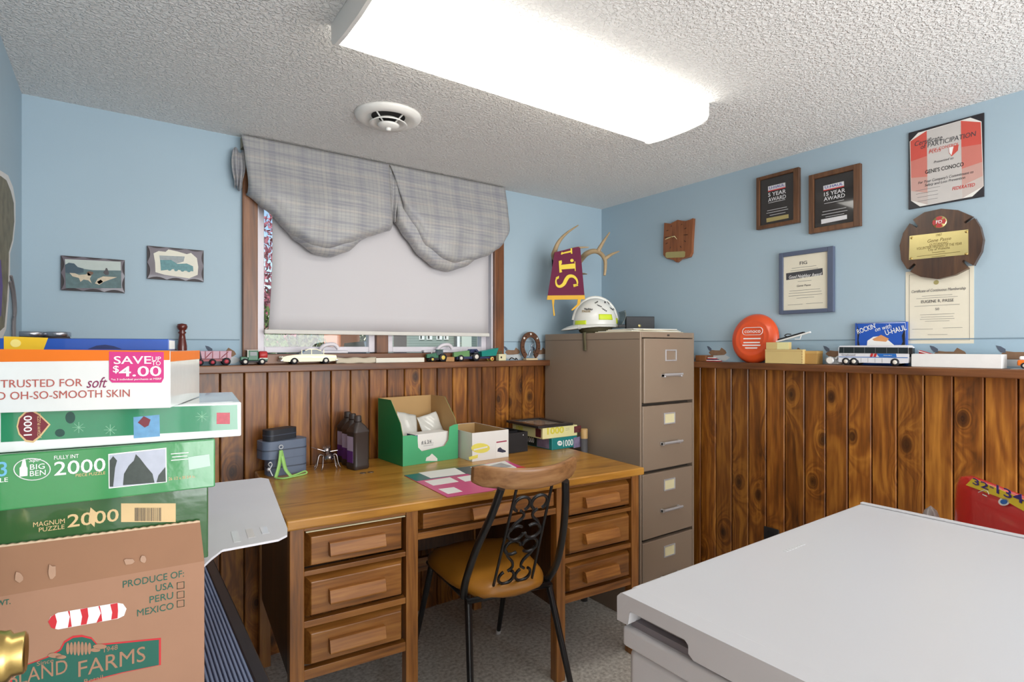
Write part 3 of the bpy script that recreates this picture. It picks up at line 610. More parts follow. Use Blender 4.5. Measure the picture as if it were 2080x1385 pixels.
# stacked game boxes
def pbox(name, label, loc, rz, w_, d_, h, m, lid=True, bevel=.002):
    r_ = root(name, label, 'puzzle box' if 'puzzle' in name else 'box', loc, rz); part('box_body', MB().box(-w_, 0, 0, d_, 0, h), m, r_, bevel=bevel); return r_
M_gl = mat('glossy_green', (62, 142, 84), .14, var=.05, vscale=8, bump=.25, bscale=38, coat=.6); M_gd = mat('glossy_dark_green', (52, 92, 52), .16, var=.15, vscale=9, bump=.25, bscale=38, coat=.6)
M_gw = mat('glossy_white', (226, 230, 228), .12, var=.03, bump=.12, bscale=40, coat=.6); M_gm = mat('holiday_green', (44, 130, 92), .12, var=.08, bump=.12, bscale=30, coat=.7)
M_gold = mat('gold_print', (212, 182, 132), .5); M_lblue = mat('light_blue_print', (110, 180, 215), .5); M_maroon = mat('maroon_print', (112, 30, 44), .5)
mg = pbox('puzzle_box', 'dark green 2000 piece puzzle box lowest in the stack above the carton', (*at(423, 1040, d=.915)[:2], BZ + CH + .0005), R(-4), .34, .26, .121, M_gd)
T(mg, 'MAGNUM', 100, 1062, 10, M_gold, 64); T(mg, 'PUZZLE', 105, 1073, 9, M_gold, 52); T(mg, '2000', 190, 1053, 26, M_gold, 104, bold=.01)
plate(mg, 'barcode_label', rect(246, 1022, 357, 1060), M_gold, -.0003)
for k in range(22): plate(mg, 'barcode_bar', rect(274 + k * 2.5, 1031, 274 + k * 2.5 + random.choice((.8, 1.2, 1.6)), 1058), BLACK, -.0006)
plate(mg, 'ship_sail', [(180, 1058), (184, 1030), (196, 1040), (192, 1070)], M_gold, -.0008)
bb = pbox('puzzle_box', 'bright green 2000 piece puzzle box with a tree picture on its side', (*at(437, 935, d=.893)[:2], mg.location.z + .1215), R(-4.5), .35, .26, .077, M_gl)
T(bb, '2000', 163, 949, 28, WHITE, 104, bold=.005); T(bb, 'FULLY INT', 135, 928, 8, WHITE, 50); T(bb, 'PIECE PUZZLE', 184, 963, 6, M_gold, 60)
part('logo_ring', MB().tube([(x_, -.0004, z_) for x_, z_ in (face(bb, a, b) for a, b in oval(65, 953, 37, 22, 28))], .0007, 4, closed=True), WHITE, bb)
T(bb, 'BIG', 76, 948, 11, WHITE, 30); T(bb, 'BEN', 77, 961, 11, WHITE, 32); T(bb, 'Super', 70, 934, 8, WHITE, 24, shear=.3)
plate(bb, 'tower_mark', [(40, 968), (40, 950), (43, 947), (46, 935), (49, 931), (52, 935), (54, 947), (56, 950), (56, 966)], WHITE)
T(bb, '3', 6, 954, 30, M_lblue, 18, bold=.008); T(bb, 'LE', 8, 975, 9, WHITE, 16)
pic = plate(bb, 'picture_border', [(220, 922), (338, 909), (339, 979), (221, 992)], WHITE)
plate(bb, 'picture', [(222, 924), (336, 911), (337, 978), (223, 990)], mat('picture_sky', (176, 182, 196), .15, var=.15, vscale=60), -.0006)
for q in ([(250, 985), (252, 962), (262, 945), (272, 935), (276, 922), (284, 930), (298, 948), (310, 962), (314, 980)], [(223, 988), (223, 935), (230, 926), (238, 935), (234, 950), (230, 988)], [(318, 979), (322, 965), (336, 948), (337, 978)]): plate(bb, 'picture_tree', q, mat('picture_tree_green', (46, 58, 52), .3, var=.4, vscale=150), -.0009)
T(bb, '26 1/2 x 38 3/4 in.', 370, 970, 6, M_gold, 54); lines(bb, WHITE, face(bb, 345, 920)[0], face(bb, 385, 920)[0], face(bb, 345, 922)[1], 3, .005, -.0006)
plate(bb, 'clear_tape', [(382, 928), (425, 922), (427, 946), (384, 954)], mat('clear_tape', (160, 190, 172), .1, var=.1), -.0006)
pz = pbox('puzzle_box', 'shrink wrapped holiday 1000 piece puzzle box under the white and orange carton', (*at(490, 845, d=.918)[:2], bb.location.z + .0775), R(-6), .405, .24, .056, M_gw)
plate(pz, 'green_panel', [(2, 836), (482, 822), (483, 872), (2, 898)], M_gm)
part('top_panel', MB().box(-.39, -.012, .012, .228, .056, .0563), M_gw, pz)
plate(pz, 'medallion_edge', [(34, 866), (38, 848), (52, 835), (66, 832), (80, 840), (103, 862), (82, 888), (68, 899), (52, 897), (38, 882)], M_gold, -.0006)
plate(pz, 'medallion', [(37, 866), (41, 850), (54, 838), (66, 836), (79, 843), (99, 862), (80, 885), (67, 895), (54, 893), (41, 880)], M_maroon, -.0009)
o = T(pz, '1000', 58, 866, 13, WHITE, None, y=-.0014, bold=.008); o.rotation_euler = (R(90), -R(90), 0); o.scale = (1.25, 1, 1)
o = T(pz, 'JIGSAW PUZZLE', 80, 864, 5, M_gold, None, y=-.0014); o.rotation_euler = (R(90), -R(90), 0)
for q in (oval(143, 848, 10, 12), oval(122, 879, 10, 8)): plate(pz, 'bauble_print', q, mat('bauble_print', (24, 70, 62), .3), -.0006)
for cx_, cy_ in ((160, 868), (224, 873), (410, 846)):
    mb = MB()
    for k in range(4):
        a = k * PI / 4; p0 = face(pz, cx_ - 13 * math.cos(a), cy_ - 11 * math.sin(a)); p1 = face(pz, cx_ + 13 * math.cos(a), cy_ + 11 * math.sin(a)); mb.tube([(p0[0], -.0005, p0[1]), (p1[0], -.0005, p1[1])], .0005, 4)
    part('snowflake_print', mb, mat('pale_green_print', (140, 190, 160), .5), pz)
plate(pz, 'picture', [(271, 847), (324, 842), (325, 886), (272, 890)], mat('picture_blue', (96, 150, 190), .3, var=.3, vscale=90), -.0006)
plate(pz, 'picture_badge', [(280, 858), (292, 845), (306, 852), (302, 864), (294, 868)], M_maroon, -.0009); plate(pz, 'red_badge', rect(440, 838, 467, 861), mat('badge_red', (176, 60, 74), .3, var=.3, vscale=200), -.0006)
ob = pbox('retail_carton', 'white and orange retail carton with a pink saving sticker', (*at(346, 770, d=.82)[:2], pz.location.z + .0572), R(-17), .30, .20, .0835, M_gw, bevel=.001)
M_or = mat('print_orange', (226, 116, 30), .45, var=.04); M_pink = mat('sticker_pink', (204, 62, 132), .4, var=.04); M_txt = mat('copper_text', (176, 92, 84), .5); M_txt2 = mat('plum_text', (132, 44, 88), .5)
plate(ob, 'orange_band', [(-10, 709), (345, 712), (345, 731), (-10, 735)], M_or)
part('orange_band', MB().box(.0003, .0006, .0, .2, .068, .0833), M_or, ob)
plate(ob, 'sticker', [(222, 714), (333, 715), (333, 768), (328, 777), (228, 777), (222, 771)], M_pink, -.0006)
T(ob, 'SAVE', 270, 732, 16, WHITE, 76, y=-.0014, bold=.008); T(ob, 'UP', 318, 729, 9, WHITE, 18, y=-.0014); T(ob, 'TO', 318, 738, 9, WHITE, 18, y=-.0014)
T(ob, '$', 236, 750, 14, WHITE, 12, y=-.0014, bold=.008); T(ob, '4.00', 286, 755, 21, WHITE, 86, y=-.0014, bold=.008); T(ob, '*vs 3 individual purchases at MSRP', 278, 770, 4, WHITE, 102, y=-.0014)
T(ob, 'TRUSTED FOR', 86, 779, 16, M_txt, 166); T(ob, 'soft', 195, 778, 22, M_txt2, 42, shear=.35); T(ob, 'D OH-SO-SMOOTH SKIN', 134, 802, 16, M_txt, 268)
yb = pbox('flat_box', 'flat blue and yellow box on top of the stack', (*at(343, 700, d=.95)[:2], ob.location.z + .084), R(-9), .235, .11, .019, mat('box_blue', (32, 82, 172), .3, var=.04, coat=.3), bevel=.001)
plate(yb, 'yellow_end', [(8, 683), (98, 686), (88, 712), (8, 712)], mat('box_yellow', (236, 190, 40), .4, var=.03))
plate(yb, 'icon_print', oval(32, 697, 11, 8), mat('pale_yellow', (244, 222, 130), .5), -.0006); plate(yb, 'arc_print', [(178, 709), (196, 702), (214, 700), (232, 703), (248, 709)], mat('navy_print', (24, 40, 92), .4), -.0006)
part('spine', MB().box(.0002, .0005, .002, .10, .002, .017), WHITE, yb)

# jars and the turned post on the cap behind the stack
M_jar = glass_mat('jar_glass', (.8, .86, .88), .3); M_lid = mat('jar_lid', (188, 190, 198), .25, metal=.9); M_dkfill = mat('jar_filling', (70, 62, 60), .6)
for px_, lb in ((64, 'left'), (116, 'right')):
    p = at(px_, 680, Y=YW - .043); j = root('jar', ('leftmost' if lb == 'left' else 'second from the left') + ' metal lidded glass jar on the cap behind the stacked boxes', 'jar', (p.x, p.y, CAPZ), group='lidded jars')
    part('glass', MB().lathe([(.0001, .001), (.034, .001), (.036, .006), (.036, .098), (.033, .105), (.0001, .105)], 24), M_dkfill, j)
    part('lid', MB().lathe([(.0001, .121), (.034, .121), (.037, .118), (.037, .105), (.033, .1045)], 24), M_lid, j)
p = at(370, 690, Y=YW - .045)
tag(part('turned_post', MB().lathe([(.0001, 0), (.017, 0), (.017, .008), (.010, .014), (.012, .03), (.016, .05), (.016, .075), (.012, .10), (.0095, .118), (.014, .124), (.009, .13), (.016, .138), (.018, .146), (.015, .155), (.0001, .158)], 20), mat('mahogany', (96, 34, 26), .3, var=.12, coat=.4), loc=(p.x, p.y, CAPZ)), 'turned dark red wooden post standing on the cap left of the wagon', 'post')

# open door with its brass knob (only the knob reaches into the picture)
M_brass = mat('brass', (196, 168, 104), .3, metal=1, var=.08)
dr_ = bpy.data.objects.new('door_1', None); C.objects.link(dr_); struct(dr_)
part('door_slab', MB().box(-.215, -.178, .03, .845, .01, 2.03), wood('door_wood', (96, 60, 30), (140, 96, 56), (166, 122, 78), 'Z', 7, .07, .45, tone=0), dr_, bevel=.002)
kz, ky = .925, .785
mb = MB(); mb.lathe([(.0001, -.178), (.034, -.178), (.034, -.172), (.03, -.168), (.012, -.165), (.011, -.140), (.016, -.136), (.0255, -.128), (.027, -.115), (.027, -.098), (.0255, -.094), (.0255, -.090), (.021, -.087), (.021, -.078), (.019, -.076), (.012, -.080), (.0001, -.080)], 32, (0, ky, kz), 'x')
part('knob', mb, M_brass, dr_)
# left wall: cut-out print and cables
M_cut = mat('mottled_print', (118, 112, 92), .7, var=.65, vscale=26); M_cutw = mat('print_margin', (226, 222, 218), .6)
pr = root('cutout_print', 'mottled brown and green cut-out print with white margin on the left wall', 'print', (XL + .001, 2.1, 0), R(90))
def lw(px_, py_): return face(pr, px_, py_)
outl = [(-14, 346), (0, 346), (16, 356), (26, 380), (31, 410), (31, 450), (27, 490), (20, 515), (20, 560), (17, 610), (12, 668), (2, 692), (-14, 696)]
def plate2(name, pts, m, y): part(name, MB().prism([lw(a, b) for a, b in pts], y - .0004, y, 'y'), m, pr)
plate2('margin', outl, M_cutw, -.0002)
plate2('printed_shape', [(-14, 356), (0, 357), (12, 366), (21, 388), (27, 412), (28, 450), (24, 488), (17, 512), (16, 560), (13, 610), (8, 664), (-14, 684)], M_cut, -.0008)
plate2('violet_print', [(-14, 520), (0, 528), (4, 580), (1, 640), (-14, 664)], mat('violet_print', (92, 66, 140), .6, var=.2, vscale=40), -.0012)
for k, pts in enumerate(([(18, 560), (24, 590), (27, 630), (25, 686)], [(16, 572), (21, 600), (24, 640), (22, 686)])):
    cpts = [(XL + .006, *( (lambda q: (2.1 + q[0], q[1]))(lw(a, b)) )) for a, b in pts] + [(XL + .006, 2.29 - k * .03, BZ + .25), (XL + .006, 2.27 - k * .04, BZ + .0045)]
    tag(part('cable', MB().tube(bez(cpts, 6), .0035, 6), mat('grey_cable', (120, 116, 118), .5)), ('outer' if k == 0 else 'inner') + ' grey cable hanging down the left wall below the cut-out print', 'cable', 'wall cables')
# ================================================================== THINGS ON THE DESK
DZ = .7605
def rbox(w_, d_, h, r, z0=0, n=5):   # rounded-plan block
    return MB().prism(rounded(w_, d_, r, n), z0, z0 + h, 'z', True)
M_case1 = mat('slate_case', (102, 114, 134), .5, var=.05, bump=.05, bscale=500); M_case2 = mat('charcoal_case', (42, 44, 50), .55, var=.05); M_zip = mat('zip_grey', (70, 78, 92), .5); M_lime = mat('lime_strap', (156, 206, 112), .6, var=.06)
def case(name, label, loc, rz, w_, d_, h, m, r_=.03):
    c_ = root(name, label, 'case', loc, rz, 'zipped hard cases')
    part('shell', rbox(w_, d_, h * .46, r_), m, c_, bevel=.010, seg=4); part('lid', rbox(w_, d_, h * .48, r_, h * .52), m, c_, bevel=min(.022, h * .4), seg=5)
    part('zip_band', rbox(w_ * 1.012, d_ * 1.015, h * .07, r_, h * .455), M_zip, c_, bevel=.001); return c_
c1 = case('zip_case', 'bottom slate grey zipped case of the three stacked on the desk', (.545, 2.285, DZ), R(6), .148, .085, .066, M_case1)
c2 = case('zip_case', 'middle and largest slate grey zipped case of the desk stack', (.532, 2.285, DZ + .0665), R(10), .172, .098, .066, M_case1)
c3 = case('zip_case', 'small charcoal case on top of the two slate grey cases', (.523, 2.285, DZ + .133), R(24), .128, .058, .042, M_case2, .02)
ln = root('key_lanyard', 'lime green lanyard with metal clips hanging off the grey cases', 'lanyard', (.50, 2.222, DZ))
def ribbon(pts, w_, m, name, par):
    pts = bez(pts, 6); mb = MB(); vs = []; up = Vector((1, .25, 0)).normalized()
    for p in pts: vs += [p - up * w_ / 2, p + up * w_ / 2]
    mb._add(vs, [(2 * i, 2 * i + 1, 2 * i + 3, 2 * i + 2) for i in range(len(pts) - 1)], True); return part(name, mb, m, par, solid=.0012)
ribbon([(.012, -.004, .10), (.008, -.016, .08), (.0, -.022, .04), (-.012, -.03, .006)], .014, M_lime, 'strap', ln)
ribbon([(.012, -.004, .10), (.016, -.018, .07), (.024, -.026, .03), (.040, -.038, .003), (.02, -.045, .002)], .014, M_lime, 'strap', ln)
part('strap', MB().tube(bez([(-.012, -.03, .004), (.01, -.05, .003), (.05, -.040, .003), (.10, -.020, .004), (.098, -.012, .012), (.07, -.024, .008), (.04, -.036, .004)], 5), .0032, 6), M_lime, ln)
part('clip', MB().tube([(.012 + .007 * math.cos(a), -.006, .113 + .007 * math.sin(a)) for a in [k * PI / 6 for k in range(12)]], .0018, 6, closed=True), M_chr, ln)
part('clip', MB().tube(bez([(-.028, -.012, .045), (-.035, -.016, .055), (-.028, -.018, .062), (-.022, -.016, .052), (-.030, -.02, .035), (-.022, -.024, .012)], 4), .0022, 6), M_chr, ln)
part('bell', MB().ball((-.034, -.018, .036), .007, seg=12, rings=8), M_chr, ln)
# insect sculpture
M_steel = mat('polished_steel', (170, 160, 158), .22, metal=1, var=.25, vscale=60)
bg = root('insect_sculpture', 'small welded metal insect sculpture beside the brown bottles', 'sculpture', (.700, 2.262, DZ), R(-8))
part('abdomen', MB().lathe([(.0001, -.042), (.010, -.038), (.016, -.028), (.019, -.02), (.0165, -.018), (.021, -.008), (.0185, -.006), (.022, .006), (.018, .012), (.012, .02), (.0001, .024)], 20, (0, -.012, .048), 'y'), M_steel, bg)
part('head', MB().ball((0, .022, .070), .018, .016, .014), M_steel, bg)
for k in range(5): part('spike', MB().tube([(-.012 + .006 * k, .020, .080), (-.014 + .007 * k, .016, .092)], [.0022, .0006], 6), M_steel, bg)
for s in (-1, 1):
    part('wing', MB().prism([(s * .006, .008), (s * .03, .016), (s * .062, .012), (s * .066, .004), (s * .04, -.006), (s * .01, -.006)], .0, .0016, 'z'), M_steel, bg, loc=(0, 0, .066), rot=(R(-10), R(s * -4 if s > 0 else 20), R(s * 8)))
    for (y0, x1, y1) in ((.012, .046, .03), (-.004, .050, -.012), (-.012, .030, -.044)):
        part('leg', MB().tube(bez([(s * .010, y0, .050), (s * x1 * .65, y0 + (y1 - y0) * .5, .056), (s * x1 * .82, y1, .02), (s * x1, y1, .0015)], 5), [.0024] * 15 + [.0018], 6), M_steel, bg)
# brown bottles
M_btl = mat('brown_plastic', (56, 46, 42), .42, var=.05, spec=.5); M_lab = mat('bottle_label', (176, 160, 186), .5, var=.1, vscale=80); M_labp = mat('label_purple', (92, 40, 122), .5)
def loft(secs, n=6):
    mb = MB(); vs = []; 
    for (w_, d_, r_, z) in secs: vs += [(a, b_, z) for a, b_ in rounded(w_, d_, r_, n)]
    m_ = 4 * (n + 1); fs = [(j * m_ + i, j * m_ + (i + 1) % m_, (j + 1) * m_ + (i + 1) % m_, (j + 1) * m_ + i) for j in range(len(secs) - 1) for i in range(m_)]
    mb._add(vs, fs, True); mb._add(vs, [tuple(range(m_)), tuple(range((len(secs) - 1) * m_, len(secs) * m_))]); return mb
bm_ = loft([(.064, .064, .010, 0), (.070, .070, .012, .006), (.070, .070, .012, .018), (.068, .068, .012, .021), (.068, .068, .012, .144), (.071, .071, .012, .147), (.071, .071, .012, .152), (.050, .050, .012, .172), (.028, .028, .0139, .186), (.024, .024, .0119, .192)])
cm_ = MB().lathe([(.0001, .213), (.012, .213), (.014, .210), (.014, .196), (.0155, .194), (.0155, .188), (.012, .187)], 20).mesh('cap'); bme = bm_.mesh('body'); bme.materials.append(M_btl); cm_.materials.append(M_btl)
for k, (x_, y_, lb) in enumerate(((.822, 2.195, 'front brown plastic bottle of three, purple label showing'), (.806, 2.296, 'middle brown plastic bottle, half hidden behind the front one'), (.778, 2.352, 'rearmost brown plastic bottle against the wainscot'))):
    y_ = (2.195, 2.276, 2.354)[k]; x_ = at((727, 716, 706)[k], 845, Y=y_).x
    b_ = root('plastic_bottle', lb, 'bottle', (x_, y_, DZ), R(11), 'brown plastic bottles'); part('body', bme, M_btl, b_); part('cap', cm_, M_btl, b_)
    part('label', MB().box(-.0355, -.0350, -.022, .022, .028, .132), M_lab, b_); part('label_band', MB().box(-.0359, -.0356, -.022, .022, .028, .075), M_labp, b_)
for px_, py_, lb in ((737, 961, 'left'), (753, 959, 'right')):
    p = at(px_, py_, Z=DZ); tag(part('coin', MB().lathe([(.0001, 0), (.0115, 0), (.012, .0008), (.0115, .0016), (.0001, .0016)], 20), mat('coin_metal', (150, 128, 110), .35, metal=.9, var=.15), loc=(p.x, p.y, DZ)), lb + ' one of two small coins lying on the desk by the bottles', 'coin', 'coins on the desk')
# green display box
M_gbox = mat('display_green', (28, 128, 74), .5, var=.04); M_gboxd = mat('kraft_inside', (182, 146, 96), .75, var=.05, vscale=20); M_wp = mat('white_paper', (232, 230, 224), .7, var=.03)
gb = root('display_box', 'green cut-away display box full of envelopes on the desk', 'box', (.962, 2.118, DZ), R(4))
GW, GD, GH, t = .272, .225, .265, .003
def gpart(nm, mb, m): return part(nm, mb, m, gb)
gpart('back_wall', MB().box(0, GW, GD - t, GD, 0, GH), M_gboxd)
side = [(0, 0), (GD - t, 0), (GD - t, GH), (.105, GH), (.02, .175), (0, .125)]
for x_, m_in in ((0, 0), (GW - t, 1)):
    gpart('side_wall', MB().prism(side, x_ + (0 if m_in else t * .5), x_ + (t * .5 if m_in else t), 'x'), M_gboxd); gpart('side_print', MB().prism(side, x_ + (t * .5 if m_in else 0), x_ + (t if m_in else t * .5), 'x'), M_gbox)
fr_ = [(0, 0), (GW, 0), (GW, .150), (GW - .02, .150), (GW - .045, .142), (GW - .05, .085), (GW - .07, .062), (.09, .052), (.072, .07), (.068, .118), (.04, .125), (0, .125)]
gpart('front_print', MB().prism(fr_, -.001, .0005, 'y'), mat('display_green_front', (74, 172, 118), .5, var=.03)); gpart('front_wall', MB().prism(fr_, .0005, .003, 'y'), M_gboxd)
part('floor_panel', MB().box(t, GW - t, t, GD - t, 0, .003), M_gboxd, gb)
plate(gb, 'logo', [(864, 936), (866, 929), (872, 926), (877, 921), (883, 926), (888, 931), (888, 936)], M_wp, -.0012)
eb = root('envelope_box', 'white box of envelopes marked number 6 3/4 in the green display box', 'box', (1.028, 2.135, DZ + .0035), R(5)); part('box_body', MB().box(0, .165, 0, .07, 0, .118), M_wp, eb, bevel=.001)
part('blue_end', MB().box(-.0006, .010, -.0008, .07, .002, .116), mat('envelope_blue', (52, 62, 128), .5), eb); T(eb, '# 6 3/4', 866, 898, 8, BLACK, 20); lines(eb, GREYP, .035, .09, .075, 2, .008, -.0006)
for k in range(3): part('seal_print', MB().disc((.045 + .022 * k, -.0007, .035), .007, 16), mat('seal_maroon', (120, 50, 60), .5), eb)
M_poly = mat('clear_poly', (206, 204, 196), .15, var=.08, vscale=30, spec=.7)
def sheet(name, lab, cat, loc, rot, w_, h, m, wav=.006, group=None, seed=0, t=.0008):
    rn = random.Random(seed); ph = rn.random() * 6
    def fn(u, v): return ((u - .5) * w_, (v - .5) * h, wav * math.sin(5 * u + ph) * math.cos(4 * v + ph) + wav * .4 * math.sin(13 * u + 9 * v))
    o = part(name, MB().grid(fn, 12, 12), m, solid=t); o.location = loc; o.rotation_euler = rot; return tag(o, lab, cat, group)
sheet('plastic_bag', 'left clear plastic sleeve standing in the green display box', 'bag', (1.050, 2.26, DZ + .130), (R(62), R(14), R(6)), .10, .15, M_poly, .004, 'sleeves in the display box', 1)
sheet('plastic_bag', 'right clear zip bag leaning in the green display box', 'bag', (1.165, 2.262, DZ + .135), (R(62), R(-12), R(2)), .10, .11, M_poly, .004, 'sleeves in the display box', 2)
# white shoe box
M_sbox = mat('white_box', (226, 224, 218), .5, var=.02); M_yel = mat('soft_yellow', (226, 214, 96), .5)
sb = root('shoe_box', 'open white shoe box with a yellow brand mark on the desk', 'box', (1.244, 2.034, DZ), R(0)); SW, SD, SH = .190, .285, .122
for a in (('front_wall', (0, SW, 0, .003)), ('back_wall', (0, SW, SD - .003, SD)), ('side_wall', (0, .003, .003, SD - .003)), ('side_wall', (SW - .003, SW, .003, SD - .003))): part(a[0], MB().box(*a[1], 0, SH), M_sbox, sb)
part('floor_panel', MB().box(.003, SW - .003, .003, SD - .003, 0, .003), M_gboxd, sb)
for a in ((.0031, SW - .0031, SD - .0045, SD - .0031), (SW - .0045, SW - .0031, .0031, SD - .0046)): part('kraft_lining', MB().box(*a, .003, SH - .001), M_gboxd, sb)
plate(sb, 'brand_oval', oval(976, 910, 19, 10), M_yel); plate(sb, 'brand_flash', [(952, 928), (971, 923), (970, 930), (953, 934)], M_yel); plate(sb, 'brand_script', [(962, 912), (990, 906), (990, 909), (962, 915)], M_sbox, -.0009)
plate(sb, 'size_label', [(1007, 896), (1030, 893), (1030, 926), (1007, 929)], M_wp, -.0004); plate(sb, 'label_stripe', [(1008, 897), (1029, 894), (1029, 896.5), (1008, 899.5)], mat('label_crimson', (160, 50, 80), .5), -.0009)
plate(sb, 'shoe_picture', [(1010, 917), (1011, 911), (1016, 908), (1020, 912), (1027, 915), (1027, 918), (1020, 919)], mat('shoe_navy', (50, 52, 74), .5), -.0009)
sheet('plastic_bag', 'crumpled clear bag inside the white shoe box', 'bag', (1.285, 2.27, DZ + .088), (R(20), R(10), 0), .10, .07, M_poly, .007, None, 5)
kb = root('black_box', 'open matte black box between the shoe box and the puzzles', 'box', (1.462, 2.090, DZ), R(2)); M_kb = mat('matte_black', (30, 29, 31), .5)
for a in (('front_wall', (0, .125, 0, .003)), ('back_wall', (0, .125, .157, .16)), ('side_wall', (0, .003, .003, .157)), ('side_wall', (.122, .125, .003, .157))): part(a[0], MB().box(*a[1], 0, .092), M_kb, kb)
part('floor_panel', MB().box(.003, .122, .003, .157, 0, .003), M_kb, kb); part('divider', MB().box(.003, .122, .075, .078, .003, .088), M_kb, kb); part('rivet', MB().ball((.098, -.0005, .078), .003, .0015, .003, 10, 6), M_chr, kb)
# two puzzles with a frame on top
M_teal = mat('teal_print', (30, 128, 128), .35, var=.05, coat=.2); M_cream = mat('cream_print', (226, 220, 160), .4, var=.04); M_yl = mat('yellow_outline', (214, 204, 70), .45); M_pict = mat('mountain_print', (134, 122, 150), .4, var=.5, vscale=40)
p1 = root('puzzle_box', 'teal 1000 piece puzzle box lower of two at the desk end', 'puzzle box', (1.690, 2.040, DZ), R(2)); part('box_body', MB().box(0, .165, 0, .23, 0, .055), M_teal, p1, bevel=.0015)
T(p1, '1000', 1153, 900, 13, WHITE, 20, bold=.01); plate(p1, 'picture', [(1165, 889), (1180, 886), (1180, 907), (1165, 910)], M_pict); plate(p1, 'logo_disc', oval(1137, 900, 5, 5), WHITE, -.0003); T(p1, 'MB', 1137, 900, 4, M_teal, 6, y=-.001)
part('side_picture', MB().box(-.0005, 0, .02, .11, .004, .051), M_pict, p1); part('side_panel', MB().box(-.0005, 0, .112, .226, .003, .052), mat('dark_teal', (24, 48, 48), .4), p1)
o = text('1000', .036, (-.0010, .16, .028), p1, WHITE, rot=(R(90), 0, R(-90)), bold=.01, sx=.8)
p2 = root('puzzle_box', 'cream 1000 piece puzzle box upper of two at the desk end', 'puzzle box', (1.640, 2.048, DZ + .0555), R(-1)); part('box_body', MB().box(0, .215, 0, .25, 0, .052), M_cream, p2, bevel=.0015)
T(p2, '1000', 1127, 875, 13, M_yl, 34, bold=.03); plate(p2, 'picture', [(1166, 866), (1180, 864), (1180, 877), (1166, 879)], mat('red_picture', (96, 44, 48), .4, var=.5, vscale=60)); lines(p2, GREYP, .14, .165, .04, 2, .008, -.0006)
part('side_picture', MB().box(-.0005, 0, .012, .055, .006, .046), mat('red_picture', (96, 44, 48)), p2); text('1000', .036, (-.0010, .19, .026), p2, M_yl, rot=(R(90), 0, R(-90)), bold=.03, sx=.9)
pf = root('framed_picture', 'black framed picture lying flat on the cream puzzle box', 'picture frame', (1.612, 2.045, DZ + .108), R(-1)); M_bf = mat('black_frame', (44, 40, 40), .3, coat=.3); mb = MB(); fw, fd, b_ = .215, .27, .028
for a in ((0, fw, 0, b_), (0, fw, fd - b_, fd), (0, b_, b_, fd - b_), (fw - b_, fw, b_, fd - b_)): mb.box(*a, 0, .012)
part('moulding', mb, M_bf, pf, bevel=.002); part('picture', MB().box(b_, fw - b_, b_, fd - b_, .002, .006), mat('dim_picture', (150, 142, 132), .12, var=.3, vscale=18), pf)
tube_ = root('mailing_tube', 'tall dark tube with a wooden cap between desk and filing cabinet', 'tube', (1.888, 2.030, 0)); part('barrel', MB().lathe([(.0001, 0), (.017, 0), (.017, .80), (.0001, .80)], 20), mat('dark_tube', (84, 82, 84), .5, var=.1), tube_); part('cap', MB().lathe([(.0175, .80), (.0175, .843), (.015, .848), (.0001, .848)], 20), mat('pale_wood_cap', (196, 160, 104), .5, var=.08), tube_)
# folder of leaflets
M_mag = mat('magenta_print', (206, 74, 130), .35, var=.06); M_tl2 = mat('dark_teal_print', (28, 92, 98), .35, var=.06); M_gr2 = mat('slate_print', (78, 84, 92), .35, var=.06); M_rd2 = mat('poppy_print', (214, 62, 58), .35, var=.06); M_ph = mat('photo_grey', (150, 150, 150), .3, var=.4, vscale=40)
fo = root('brochure', 'glossy pink and teal brochure spread open on the desk', 'brochure', (1.05, 1.80, DZ))
def dpoly(nm, pts, m, z0, z1, par): return part(nm, MB().prism([(lambda q: (q.x - fo.location.x, q.y - fo.location.y))(at(a, b, Z=DZ)) for a, b in pts], z0, z1, 'z'), m, par)
dpoly('cover', [(821, 966), (908, 1010), (1000, 997), (1095, 962), (1030, 936), (930, 951)], M_mag, .0, .0012, fo)
dpoly('teal_panel', [(821, 966), (846, 978), (1020, 952), (985, 943)], M_tl2, .0013, .0016, fo); dpoly('slate_panel', [(925, 953), (960, 967), (985, 961), (955, 947)], M_gr2, .0017, .0019, fo)
dpoly('paper_panel', [(850, 961), (875, 972), (946, 963), (924, 951)], M_wp, .0017, .002, fo); dpoly('red_panel', [(960, 965), (1000, 978), (1090, 961), (1062, 948)], M_rd2, .0017, .0019, fo)
dpoly('paper_panel', [(955, 950), (985, 962), (1050, 951), (1025, 937)], M_wp, .002, .0023, fo); dpoly('photo', [(985, 950), (1003, 957), (1040, 948), (1018, 941)], M_ph, .0024, .0026, fo)
for q in ([(862, 978), (880, 987), (932, 979), (914, 970)], [(928, 970), (945, 979), (985, 972), (968, 964)], [(890, 994), (910, 1004), (940, 999), (922, 990)]): dpoly('text_panel', q, M_wp, .0013, .0015, fo)
